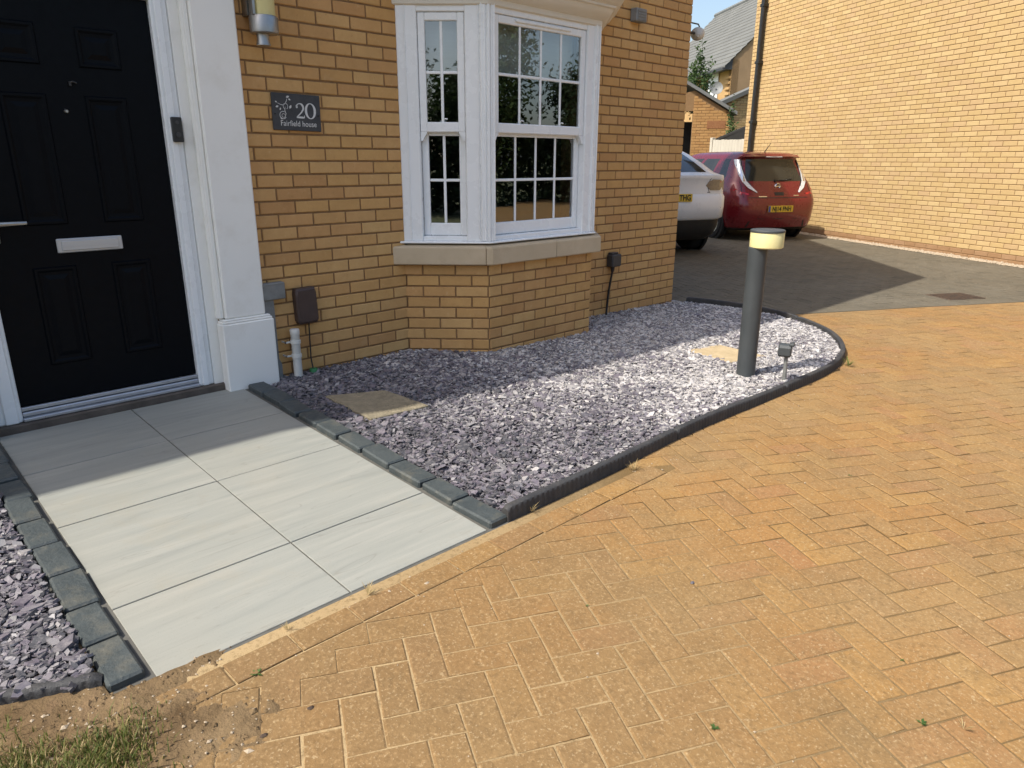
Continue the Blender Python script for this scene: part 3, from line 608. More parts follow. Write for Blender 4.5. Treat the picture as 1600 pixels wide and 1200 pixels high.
A0, B0 = .778, -2.941; orange, grey, cut_o, cut_g = [], [], [], []
for ix in range(-70, 175):
    for iy in range(-80, 140):
        k = (ix-iy) % 4
        if k == 0: ca, cb, w, h = ix+1, iy+.5, .2, .1
        elif k == 2: ca, cb, w, h = ix+.5, iy, .1, .2
        else: continue
        a, b = A0+.1*ca, B0+.1*cb; x, y = a*AX[0]+b*BX[0], a*AX[1]+b*BX[1]
        if x < -4.4 or y < -7.5 or x > 16 or y > 10 or in_bed(x, y) or (x < 4.35 and y > -.2): continue
        px, py, wd = pix((x, y, G(x, y)))
        if not (-700 < px < 2300 and 0 < wd < 30) or py > 2400: continue
        u = gl(x, y); c = [(x+sx_*w/2*AX[0]+sy_*h/2*BX[0], y+sx_*w/2*AX[1]+sy_*h/2*BX[1]) for sx_, sy_ in ((-1, -1), (1, -1), (1, 1), (-1, 1))]
        if x < .72 and max(p[1] for p in c) > -2.390:
            A_ = clip(c, (0, 1), -2.392)
            if len(A_) > 2: cut_o.append(A_)
        elif u < -.12: orange.append((x, y, w, h))
        elif u > .12:
            if (x-10.478)*.894-(y+1.702)*.449 < -.1: grey.append((x, y, w, h))
        else:
            c = [(x+sx_*w/2*AX[0]+sy_*h/2*BX[0], y+sx_*w/2*AX[1]+sy_*h/2*BX[1]) for sx_, sy_ in ((-1, -1), (1, -1), (1, 1), (-1, 1))]
            d = gn@g0; A_, B_ = clip(c, gn, d-.004), clip(c, -gn, -(d+.004))
            if len(A_) > 2: cut_o.append(A_)
            if len(B_) > 2: cut_g.append(B_)
def pose(x, y, ang, dz=0):
    e = .05; sx_ = (G(x+e, y)-G(x-e, y))/(2*e); sy_ = (G(x, y+e)-G(x, y-e))/(2*e); nrm = Vector((-sx_+random.uniform(-.007, .007), -sy_+random.uniform(-.007, .007), 1)).normalized()
    xd = Vector((math.cos(ang), math.sin(ang), 0)); xd = (xd-nrm*xd.dot(nrm)).normalized(); yd = nrm.cross(xd)
    T = Matrix((xd, yd, nrm)).transposed().to_4x4(); T.translation = (x, y, G(x, y)+dz+min(max(random.gauss(0, .0006), -.0008), .0012)); return T
def pave(blocks, cuts, parent, mat, nsingle, angf, name, field, dz=0, e=None):
    blocks.sort(key=lambda b: -score((b[0], b[1], G(b[0], b[1])))); mb = MB()
    for i, bl in enumerate(blocks):
        x, y, w, h = bl[:4]; T = pose(x, y, angf if not callable(angf) else bl[4], dz+(bl[5] if len(bl) > 5 else 0)); me = block_mesh(w, h, mat, i % 9)
        if i < nsingle and score((x, y, G(x, y))) > -1e5:
            o = bpy.data.objects.new(name, me); COL.objects.link(o); o.parent = parent; o.matrix_basis = T
        else: mb.add([T @ v.co for v in me.vertices], [tuple(p.vertices) for p in me.polygons])
    for c in cuts:
        z = [G(*p)+dz for p in c]; n = len(c); mb.add([(p[0], p[1], z_-.02) for p, z_ in zip(c, z)]+[(p[0], p[1], z_) for p, z_ in zip(c, z)], [tuple(range(n, 2*n))]+[(i, (i+1) % n, n+(i+1) % n, n+i) for i in range(n)])
    if mb.v: o = mb.build(field, mat, parent, fix=False); o['kind'] = 'stuff'
# stretcher border that follows the path end and the kidney-shaped bed
EDGE = [(-.135, -2.235), (.3, -2.232), (.8, -2.215), (1.4, -2.19), (2.1, -2.185), (2.75, -2.185), (3.15, -2.15), (3.5, -2.06), (3.78, -1.93), (4.02, -1.77), (4.22, -1.58), (4.38, -1.36), (4.48, -1.13), (4.535, -.85), (4.53, -.55), (4.48, -.28), (4.36, .03)]
def resample(P, st):
    P = [np.array(p, float) for p in P]
    # Catmull-Rom
    Q = []
    for i in range(len(P)-1):
        p0, p1, p2, p3 = P[max(i-1, 0)], P[i], P[i+1], P[min(i+2, len(P)-1)]
        for k in range(12): t = k/12; Q.append(.5*((2*p1)+(-p0+p2)*t+(2*p0-5*p1+4*p2-p3)*t*t+(-p0+3*p1-3*p2+p3)*t**3))
    Q.append(P[-1]); Q = np.array(Q); s = np.concatenate([[0], np.cumsum(np.hypot(*np.diff(Q, axis=0).T))]); m = max(int(s[-1]/st), 1); ss = np.linspace(0, s[-1], m+1)
    return np.stack([np.interp(ss, s, Q[:, 0]), np.interp(ss, s, Q[:, 1])], 1)
E_ = resample(EDGE, .02); tn = np.gradient(E_, axis=0); tn /= np.hypot(*tn.T)[:, None]; nr = np.stack([tn[:, 1], -tn[:, 0]], 1)   # outward
BL = resample([(-1.50, -2.338), (-.9, -2.338), (-.2, -2.338), (.3, -2.340), (.72, -2.340)], .2015)
border = []
for p, q_ in zip(BL, BL[1:]): c = (p+q_)/2; border.append((c[0], c[1], .2, .1, math.atan2(*(q_-p)[::-1]), .003))
random.seed(11)
pave(orange, cut_o, drive, 'orange_paver', 285, PA, 'paving_block', 'paving_block_field')
border_objs = []
for x, y, w, h, an, dz in border:
    o = bpy.data.objects.new('paving_block', block_mesh(.2, .1, 'orange_paver', random.randrange(9))); COL.objects.link(o); o.parent = drive; o.matrix_basis = pose(x, y, an, dz)
pave(grey, cut_g, greyd, 'grey_paver', 300, PA, 'paving_block', 'paving_block_field', dz=.002)

# ---- path of pale slabs with dark setts either side
def PZ(x, y): return -.006+.031*y
def slabT(x, y, dz=0): 
    T = Matrix.Rotation(math.atan(.031), 4, 'X'); T.translation = (x, y, PZ(x, y)+dz); return T
mb = MB(); mb.add([(x, y, PZ(x, y)-.004) for x, y in ((-1.62, -.015), (-.10, -.015), (-.10, -2.24), (-1.62, -2.24))], [(0, 1, 2, 3)]); mb.add([(x, y, PZ(x, y)-.06) for x, y in ((-1.62, -2.24), (-.10, -2.24))]+[(x, y, PZ(x, y)-.004) for x, y in ((-.10, -2.24), (-1.62, -2.24))], [(0, 1, 2, 3)])
pth = tag(mb.build('path', 'grout'), kind='structure')
YS = [-.02, -.574, -1.154, -1.816, -2.228]; XS = [-1.448, -.843, -.238]
for i in range(2):
    for j in range(4):
        a, b = XS[i]+.003, XS[i+1]-.003; y1, y0 = YS[j]-.003, YS[j+1]+.003; T = slabT((a+b)/2, (y0+y1)/2, random.uniform(-.0006, .0006))
        m = MB(); m.bbox((-(b-a)/2, -(y1-y0)/2, -.02), ((b-a)/2, (y1-y0)/2, 0), .0015, T); m.build('paving_slab', 'porcelain_slab', pth)
YL = [-.02, -.21, -.425, -.64, -.855, -1.08, -1.305, -1.535, -1.765, -1.98, -2.195]; YR = [-.085, -.28, -.49, -.69, -.89, -1.09, -1.305, -1.54, -1.775, -1.99, -2.232]
for YY, x0, x1 in ((YL, -1.562, -1.462), (YR, -.228, -.122)):
    for y1, y0 in zip(YY, YY[1:]):
        T = slabT((x0+x1)/2+random.uniform(-.005, .005), (y0+y1)/2, .026+random.uniform(-.004, .004)) @ Matrix.Rotation(random.uniform(-.03, .03), 4, 'Z') @ Matrix.Rotation(random.uniform(-.018, .018), 4, 'X') @ Matrix.Rotation(random.uniform(-.02, .02), 4, 'Y')
        w, h = (x1-x0)/2-random.uniform(0, .004), (y1-y0)/2-random.uniform(.004, .010); m = MB(); m.bbox((-w, -h, -.07), (w, h, 0), .007, T); m.build('edging_sett', 'sett_block', pth)

# ---- slate chipping beds
def bed(name, mat, xy, zf, sz, seed, parent=None):
    r = np.random.default_rng(seed); N = len(xy); ang = r.uniform(0, 2*np.pi, N); L = sz*r.lognormal(0, .42, N); Wd = L*r.uniform(.38, .8, N); th = np.minimum(L*r.uniform(.10, .22, N), .005)
    k = 6; base = (np.arange(k)*2*np.pi/k)[None, :]+r.uniform(-.35, .35, (N, k)); rad = r.uniform(.62, 1.2, (N, k))
    x = np.cos(base)*rad*L[:, None]; y = np.sin(base)*rad*Wd[:, None]
    top = np.stack([x, y, np.repeat(th[:, None], k, 1)], 2); bot = np.stack([x*1.04, y*1.04, -np.repeat(th[:, None], k, 1)], 2); V = np.concatenate([top, bot], 1)
    tx = r.normal(0, .27, N); ty = r.normal(0, .27, N)
    cx, sx_ = np.cos(tx)[:, None], np.sin(tx)[:, None]; cy, sy_ = np.cos(ty)[:, None], np.sin(ty)[:, None]; cz, sz_ = np.cos(ang)[:, None], np.sin(ang)[:, None]
    X, Y, Z = V[..., 0], V[..., 1], V[..., 2]; Y, Z = Y*cx-Z*sx_, Y*sx_+Z*cx; X, Z = X*cy+Z*sy_, -X*sy_+Z*cy; X, Y = X*cz-Y*sz_, X*sz_+Y*cz
    z0 = np.array([zf(a, b) for a, b in xy])+r.uniform(-.010, .012, N)
    V = np.stack([X+xy[:, 0:1], Y+xy[:, 1:2], Z+z0[:, None]], 2)
    F = [tuple(range(k))]+[(k+i, k+(i+1) % k, (i+1) % k, i) for i in range(k)]
    o = npmesh(name, V, 2*k, F, mat, parent); o['kind'] = 'stuff'; return o
def inside(P, x, y):
    P = np.asarray(P); r = np.zeros(len(x), bool); j = len(P)-1
    for i in range(len(P)):
        a, b = P[i], P[j]; c = ((a[1] > y) != (b[1] > y)) & (x < (b[0]-a[0])*(y-a[1])/(b[1]-a[1]+1e-12)+a[0]); r ^= c; j = i
    return r
inner = E_-nr*.045
RB = np.concatenate([inner, [(4.27, .0), (2.9, 0), (2.49, -.41), (1.41, -.41), (1.0, 0), (-.02, 0), (-.02, -.10), (-.118, -.10), (-.118, -2.2)]])
SL1 = [(.035, -.535), (.345, -.68), (.372, -1.055), (.028, -1.02)]; SL2 = [(2.60, -1.27), (2.95, -1.33), (2.90, -1.74), (2.53, -1.66)]
def scatter(n, x0, x1, y0, y1, poly, seed, holes=()):
    r = np.random.default_rng(seed); x = r.uniform(x0, x1, n); y = r.uniform(y0, y1, n); k = inside(poly, x, y)
    for h in holes:
        c = np.mean(h, 0); k &= ~inside(c+(np.array(h)-c)*r.uniform(.86, 1.0), x, y)
    return np.stack([x[k], y[k]], 1)
xy = scatter(118000, -.15, 4.6, -2.25, .02, RB, 3, (SL1, SL2)); bedR = bed('slate_chippings', 'slate_chip', xy, GR, .0112, 4)
tag(bedR, 'purple and grey slate chippings filling the bed under the bay window', 'slate chippings')
LBP = [(-1.572, -.02), (-1.572, -2.145), (-1.80, -2.055), (-2.2, -1.86), (-2.6, -1.6), (-2.6, -.02)]
GL = lambda x, y: .006+.026*y
xy = scatter(30000, -2.6, -1.56, -2.2, 0, LBP, 5); bl_ = bed('slate_chippings', 'slate_chip_near', xy, GL, .0112, 6)
tag(bl_, 'purple slate chippings in the small bed left of the path', 'slate chippings')
def base(name, poly, zf, mat): return tag(MB().add([(x, y, zf(x, y)-.012) for x, y in poly], [tuple(range(len(poly)))]).build(name, mat), kind='structure')
pm('slate_dust', (.07, .066, .075), (.13, .12, .13), 20, .95, .5, 120)
n = 24; mb = MB(); xs = np.linspace(-.119, 4.6, 200); ys = np.linspace(-2.25, .02, 100); vv = [(x, y, GR(x, y)-.012) for y in ys for x in xs]
RI = np.concatenate([E_-nr*.035, RB[len(inner):]]); cen = lambda i, j: ((xs[i]+xs[i+1])/2, (ys[j]+ys[j+1])/2)
CX, CY = np.meshgrid((xs[:-1]+xs[1:])/2, (ys[:-1]+ys[1:])/2); keep = (inside(RI, CX.ravel(), CY.ravel()) | ((CY.ravel() > -.5) & (CX.ravel() < 4.2))).reshape(CX.shape)
ff = [(j*200+i, j*200+i+1, (j+1)*200+i+1, (j+1)*200+i) for j in range(99) for i in range(199) if keep[j, i]]
tag(MB().add(vv, ff).build('chipping_bed', 'slate_dust'), kind='structure'); base('chipping_bed', LBP, GL, 'slate_dust')

# ---- rubber garden edging
def edging(name, pts, zbot, ztop, label, seclen):
    o = thing(name, (pts[0][0], pts[0][1], zbot(*pts[0])), label, 'edging'); P = resample(pts, .006); t = np.gradient(P, axis=0); t /= np.hypot(*t.T)[:, None]; nr_ = np.stack([t[:, 1], -t[:, 0]], 1); N = len(P); sec = int(seclen/.006); i0 = 0; s = np.arange(N)*.006
    while i0 < N-30:
        i1 = min(i0+sec, N-1); m = MB(); rows = []
        for i in range(i0, i1+1, 1):
            x, y = P[i]; nx, ny = nr_[i]; rib = .0022*(1 if (s[i] % .03) > .015 else 0)*(1+.2*math.sin(i*.11)); zt, zb = ztop(x, y)+.002*math.sin(s[i]*5), zbot(x, y); endf = min(i-i0, i1-i)
            dz = -.012*max(0, 1-endf/5)**2
            for off, z in ((-rib, zb-.05), (-rib, zt-.016+dz), (-.004, zt-.005+dz), (-.011, zt+dz), (-.030, zt+dz), (-.037, zt-.006+dz), (-.038, zb-.05)): rows.append((x+nx*off, y+ny*off, z))
        k = 7; n = len(rows)//k; m.add(rows, [(a*k+b, (a+1)*k+b, (a+1)*k+b+1, a*k+b+1) for a in range(n-1) for b in range(k-1)]+[tuple(range(k))[::-1], tuple((n-1)*k+b for b in range(k))])
        m.build('edging_section', 'edging_rubber', o, smooth=True); i0 = i1+1
    return o
ztR = lambda x, y: max(GR(x, y)+.016, G(x, y)+.06)
edging('garden_edging', EDGE, lambda x, y: G(x, y)-.02, ztR, 'black rubber edging curving round the chippings bed under the window', 1.22)
edging('garden_edging', [(-2.5, -1.62), (-2.2, -1.83), (-1.95, -1.98), (-1.78, -2.07), (-1.568, -2.165)], lambda x, y: G(x, y)-.05, lambda x, y: GL(x, y)+.016, 'short black rubber edging left of the path beside the grass', 1.2)

# ---- things standing in the chippings
def cover(name, quad, zf, top, mat, label):
    c = np.mean(quad, 0); o = thing(name, (c[0], c[1], zf(*c)), label, 'stone cover'); m = MB(); q4 = []
    for i in range(4):
        a, b = np.array(quad[i]), np.array(quad[(i+1) % 4])
        for k in range(6): p = a+(b-a)*k/6+np.array([random.uniform(-.004, .004), random.uniform(-.004, .004)]); q4.append(p)
    n = len(q4); v = [(p[0], p[1], zf(*p)-.03) for p in q4]+[(p[0], p[1], zf(*p)+top-.004) for p in q4]+[(c[0]+(p[0]-c[0])*.975, c[1]+(p[1]-c[1])*.975, zf(*p)+top+random.uniform(-.0008, .0008)) for p in q4]+[(c[0], c[1], zf(*c)+top)]
    f = [(r*n+i, r*n+(i+1) % n, (r+1)*n+(i+1) % n, (r+1)*n+i) for r in range(2) for i in range(n)]+[(2*n+i, 2*n+(i+1) % n, 3*n) for i in range(n)]
    m.add(v, f).build('slab', mat, o)
cover('stone_cover', SL1, GR, .021, 'slate_slab', 'weathered stone cover slab in the chippings beside the path setts')
cover('stone_cover', SL2, GR, .013, 'stone_slab', 'pale sandstone cover slab in the chippings behind the bollard lamp')
BXY = (2.335, -1.885); zb = GR(*BXY)
o = thing('bollard_light', (BXY[0], BXY[1], zb), 'dark grey bollard light with round cream head standing in chippings', 'bollard light')
T = Matrix.Translation((BXY[0], BXY[1], zb)) @ Matrix.Rotation(R(-.6), 4, 'Y'); hx = (.036, -.034)
m = MB(); m.lathe([(0, -.05), (.0585, -.05), (.0585, .832), (.054, .836), (0, .836)], n=36, T=T); m.build('post', 'anthracite', o, smooth=True)
m = MB(); m.lathe([(0, .832), (.094, .832), (.101, .838), (.101, .926), (.098, .931)], (hx[0], hx[1], 0), 40, T=T); m.build('diffuser', 'lamp_diffuser', o, smooth=True)
m = MB(); m.lathe([(.0975, .926), (.1035, .928), (.1035, .938), (.100, .942), (0, .944)], (hx[0], hx[1], 0), 40, T=T); m.build('cap', 'anthracite', o, smooth=True)
SXY = (2.40, -2.12); zb = GR(*SXY)
o = thing('spike_light', (SXY[0], SXY[1], zb), 'small grey spike spotlight beside the foot of the bollard lamp', 'garden light')
m = MB(); m.tube([(SXY[0], SXY[1], zb-.04), (SXY[0]-.003, SXY[1]+.003, zb+.10), (SXY[0]-.005, SXY[1]+.004, zb+.185)], [.014, .012, .011], 12); m.build('stalk', 'grey_metal', o, smooth=True)
T = Matrix.Translation((SXY[0]-.012, SXY[1]+.01, zb+.212)) @ Matrix.Rotation(R(20), 4, 'Z'); m = MB()
pr = [(-.026, -.040), (-.034, -.028), (-.034, .018), (-.026, .034), (-.008, .042), (.014, .042), (.030, .034), (.036, .018), (.036, -.028), (.028, -.040)]; n = len(pr); v = []
for y, s_ in ((-.036, .86), (-.030, 1), (.035, 1), (.042, .82)): v += [T @ Vector((p[0]*s_, y, p[1]*s_)) for p in pr]
m.add(v, [tuple(range(n))[::-1], tuple(range(3*n, 4*n))]+[(i*n+k, i*n+(k+1) % n, (i+1)*n+(k+1) % n, (i+1)*n+k) for i in range(3) for k in range(n)]); hd = m.build('head', 'anthracite', o)
m = MB(); m.bbox((-.03, -.050, .030), (.03, -.02, .048), .004, T); m.build('hood', 'anthracite', o)
# drain cover on the grey drive
o = thing('drain_cover', (6.95, -1.83, G(6.95, -1.83)), 'rusty brown drain cover where the grey and orange paving meet', 'drain cover', rz=R(-28.2)); m = MB(); m.bbox((-.24, -.17, -.02), (.24, .17, .008), .004); fr_ = m.build('frame', 'drain_rust', o, True)
m = MB(); [m.bbox((-.21, -.145+.042*k, .0085), (.21, -.12+.042*k, .013), .002) for k in range(7)]; m.build('grating', 'drain_rust', o, True)

# ---- bare soil, grit, grass and weeds by the path end
def soilpatch():
    xs = np.arange(-3.4, -.75, .018); ys = np.arange(-3.35, -1.9, .018); n = len(xs); rr = np.random.default_rng(3)
    from mathutils import noise as mn
    v = []; 
    for y in ys:
        for x in xs:
            d1 = min(-1.52-x, 9)                                     # patch body: left of the path foot, tailing along its end
            body = .045-.10*max(0, x+1.56)-.05*max(0, -(y+2.47)) -.12*max(0, -(y+2.62))
            h = body*.5+.010*mn.noise((x*5, y*5, 1))+.008*mn.noise((x*16, y*16, 3))+.005*mn.noise((x*40, y*40, 5))
            if y > -2.2 and x > -1.56: h = -.03
            v.append((x, y, G(x, y)+h-.012))
    f = [(j*n+i, j*n+i+1, (j+1)*n+i+1, (j+1)*n+i) for j in range(len(ys)-1) for i in range(n-1)]
    return tag(MB().add(v, f).build('soil_patch', 'soil', smooth='all'), kind='structure'), v
sp, sv = soilpatch(); sarr = np.array(sv)
def soilz(x, y):
    nx_ = len(np.arange(-3.4, -.75, .018)); ix_ = min(max(int(round((x+3.4)/.018)), 0), nx_-1); iy_ = min(max(int(round((y+3.35)/.018)), 0), len(sarr)//nx_-1); return sarr[iy_*nx_+ix_, 2]
def stones(name, pts, mat, smin, smax, label):
    N = len(pts); r = np.random.default_rng(N); k = 6; V = []; ico = np.array([(1, 0, 0), (-1, 0, 0), (0, 1, 0), (0, -1, 0), (0, 0, 1), (0, 0, -1)], float); s = r.uniform(smin, smax, N)*r.lognormal(0, .3, N)
    V = ico[None]*s[:, None, None]*r.uniform(.6, 1.2, (N, 6, 1)); a = r.uniform(0, 6.28, N); c, s_ = np.cos(a)[:, None], np.sin(a)[:, None]; X = V[..., 0]*c-V[..., 1]*s_; Y = V[..., 0]*s_+V[..., 1]*c
    V = np.stack([X, Y, V[..., 2]*.6], 2)+np.array(pts)[:, None, :]
    F = [(0, 2, 4), (2, 1, 4), (1, 3, 4), (3, 0, 4), (2, 0, 5), (1, 2, 5), (3, 1, 5), (0, 3, 5)]
    o = npmesh(name, V, 6, F, mat); return tag(o, label, 'grit', kind='stuff')
r = np.random.default_rng(9); pts = []
while len(pts) < 420:
    x, y = r.uniform(-2.2, -1.0), r.uniform(-2.9, -2.15); z = soilz(x, y)
    if z > G(x, y)-.004: pts.append((x, y, z+.001))
cl_ = []
while len(cl_) < 900:
    x, y = r.uniform(-2.2, -1.05), r.uniform(-2.9, -2.15); z = soilz(x, y)
    if z > G(x, y)-.006: cl_.append((x, y, z))
stones('soil_clods', cl_, 'soil', .003, .009, 'crumbly brown clods on the bare soil at the path end')
stones('soil_grit', pts, 'pebble', .002, .0055, 'pale grit scattered on the bare soil at the path end')
pts = [(r.uniform(-1.4, 3.2), 0, 0) for _ in range(320)]; pts = [(x, -2.28-abs(r.normal(0, .05)) if r.random() < .55 else r.uniform(-4.2, -2.3), 0) for x, _, _ in pts]; pts = [(x, y, G(x, y)+.001) for x, y, _ in pts]
stones('paving_grit', pts, 'pebble', .0015, .004, 'fine pale grit scattered over the orange paving')
def blades(name, roots, mat, hmin, hmax, label, cat, kind='stuff', wid=.0015):
    N = len(roots); r = np.random.default_rng(N+1); h = r.uniform(hmin, hmax, N); a = r.uniform(0, 6.28, N); b = r.uniform(.1, .9, N)*h; P = np.array(roots); d = np.stack([np.cos(a), np.sin(a), 0*a], 1); s = np.stack([-np.sin(a), np.cos(a), 0*a], 1); w = (wid*r.uniform(.6, 1.3, N))[:, None]; Z = np.array([0, 0, 1.])
    V = np.stack([P-s*w, P+s*w, P+d*(b*.3)[:, None]+Z*(h*.6)[:, None]+s*w*.8, P+d*(b*.3)[:, None]+Z*(h*.6)[:, None]-s*w*.8, P+d*b[:, None]+Z*h[:, None]], 1)
    o = npmesh(name, V, 5, [(0, 1, 2, 3), (3, 2, 4)], mat); return tag(o, label, cat, kind=kind) if kind else tag(o, label, cat)
roots = []
while len(roots) < 7000:
    cx_, cy_ = r.choice([(-1.72, -2.43), (-1.80, -2.34), (-1.66, -2.50), (-1.90, -2.33), (-1.95, -2.5), (-1.62, -2.41)], 1)[0]; x, y = r.normal(cx_, .055), r.normal(cy_, .045)
    if r.random() < .25: x, y = r.uniform(-2.6, -1.75), r.uniform(-3.0, -2.1)
    z = soilz(x, y); roots.append((x, y, z-.002))
blades('grass', roots[:4600], 'grass_blade', .010, .040, 'tufts of green grass in the soil left of the path end', 'grass'); blades('dry_grass', roots[4600:], 'dry_blade', .010, .035, 'straw coloured dry blades among the green grass tufts', 'grass')
def weed(px, py, nl, size, label, kind='leaf', zoff=0):
    d = ray(px, py); t = .5
    for _ in range(60):
        t = (G(*(CAM+d*t)[:2])-CAM[2])/d[2]
    size *= .72 if kind == 'leaf' else 1
    x, y, z = CAM+d*t; o = thing('weed', (x, y, z), label, 'weed', 'weeds in the paving joints'); m = MB()
    for k in range(nl):
        a = random.uniform(0, 6.28); L = size*random.uniform(.5, 1.1); w = L*(.22 if kind == 'leaf' else .05); hh = L*random.uniform(.15, .7) if kind == 'leaf' else L*random.uniform(.5, 1.2); c, s_ = math.cos(a), math.sin(a); q_ = [(0, 0, 0), (.45, 1, .6), (1, 0, 1), (.45, -1, .6)]
        m.add([(x+c*L*p-s_*w*v_, y+s_*L*p+c*w*v_, z+.001+hh*h_*(1 if kind != 'leaf' else .6)) for p, v_, h_ in q_], [(0, 1, 2, 3)])
    m.build('leaves', {'leaf': 'weed_leaf', 'grass': 'grass_blade'}.get(kind, 'dry_blade'), o)
for a in [(402, 1053, 12, .026, 'leafy green weed beside the bare soil at the path end', 'leaf'), (1117, 1138, 12, .020, 'green weed in a joint near the bottom edge of the picture', 'leaf'), (1440, 1130, 12, .020, 'green weed in a joint in the right foreground', 'leaf'), (1410, 1032, 9, .014, 'small weed in the middle of the paving right of centre', 'leaf'), (917, 947, 7, .013, 'tiny green weed in the paving below the edging corner', 'leaf'), (1328, 743, 6, .016, 'tiny green weed alone in the middle distance of the paving', 'leaf'),
          (1325, 572, 34, .06, 'upright grass tuft against the outermost curve of the edging', 'grass'), (575, 930, 16, .035, 'dry wisp of grass at the middle of the path end', 'dry'), (830, 800, 14, .04, 'dry grass wisp at the foot of the edging near the setts', 'dry'), (990, 735, 20, .045, 'straw coloured weed at the foot of the edging halfway along', 'dry'), (450, 985, 12, .03, 'dry wisp of grass nearer the soil at the path end', 'dry'), (1505, 1140, 10, .03, 'dry weed stalk in a joint at far right foreground', 'dry')]: weed(*a)
random.seed(4)
for (px, py, lab, mt) in [(397, 1110, 'pale pebble lying on the paving near the soil', 'pebble'), (412, 1150, 'dark brown bark chip on the paving near the bottom left', 'bark_chip'), (667, 912, 'pale chip lying beside the path end', 'pebble'), (1082, 911, 'grey slate chip lying alone on the orange paving', 'slate_chip_near'), (485, 1107, 'small brown chip lying on the paving below the slab corner', 'bark_chip')]:
    d = ray(px, py); t = 1
    for _ in range(60): t = (G(*(CAM+d*t)[:2])-CAM[2])/d[2]
    x, y, z = CAM+d*t; m = MB(); v = [(x+random.uniform(.7, 1.2)*.010*a, y+random.uniform(.7, 1.2)*.008*b, z+.002+.005*c) for a, b, c in ((1, 0, 0), (.4, .9, 0), (-.6, .8, 0), (-1, 0, 0), (-.5, -.9, 0), (.5, -.8, 0), (.4, 0, 1), (-.4, .1, 1))]
    m.add(v, [(0, 1, 6), (1, 2, 7, 6), (2, 3, 7), (3, 4, 7), (4, 5, 6, 7), (5, 0, 6)]); tag(m.build('loose_chip', mt), lab, 'chip')

# ================================================================== NEIGHBOUR'S HOUSE (long sunlit gable wall)
FA = np.array([10.478, -1.702]); FD = np.array([.449, .8935]); FANG = math.atan2(FD[1], FD[0])
def F(s, off=0, z=0): p = FA+FD*s+np.array([-FD[1], FD[0]])*off; return (p[0], p[1], z)       # off > 0: towards us
nb = thing('neighbour_house', F(3), 'neighbouring house with a tall sunlit blank buff brick side wall', 'house')
ang = FANG+math.pi; org = F(7.06); 
mb = MB(); T = Matrix.Translation((org[0], org[1], 0)) @ Matrix.Rotation(ang, 4, 'Z')
mb.box((0, .006, -.5), (11.0, 6, 5.2), T=T); nw = mb.build('wall', 'mortar_light', nb)
mb = MB(); mb.add([T @ Vector(p) for p in ((-.2, -.3, 5.2), (11.2, -.3, 5.2), (11.2, 3, 8.2), (-.2, 3, 8.2), (-.2, 6.3, 5.2), (11.2, 6.3, 5.2))], [(0, 1, 2, 3), (3, 2, 5, 4), (0, 3, 4), (1, 5, 2), (0, 4, 5, 1)]); mb.build('roof', 'roof_slate', nb)
items = lay(course_list(0, 9.5, -3, 66, 7.06-2.028, 7.06-2.028+.1125), org, ang, nw, 'buff_brick_light', 0, special=(-1, 'plinth_brick'))
place_bricks(items, nw, 300, 'brick_field')
m = MB(); sp_ = .36; m.bbox((sp_-.05, -.12, -.1), (sp_+.05, -.03, 5.0), .02, T); dp = m.build('drainpipe', 'black_plastic', nb)
for z in (.9, 2.1, 3.3, 4.4): m = MB(); m.bbox((sp_-.07, -.125, z-.03), (sp_+.07, -.001, z+.03), .006, T); m.build('pipe_bracket', 'black_plastic', dp)
# strip of pebbles along the wall foot
r = np.random.default_rng(21); N = 5200; s_ = r.uniform(-2.5, 7, N); of = r.uniform(.0, .26, N); pts = [F(a, b, G(*F(a, b)[:2])+.008) for a, b in zip(s_, of)]
tag(stones('wall_gravel', pts, 'pebble', .010, .020, 'x'), 'strip of pale pebbles along the foot of the sunlit wall', 'pebbles', kind='stuff')

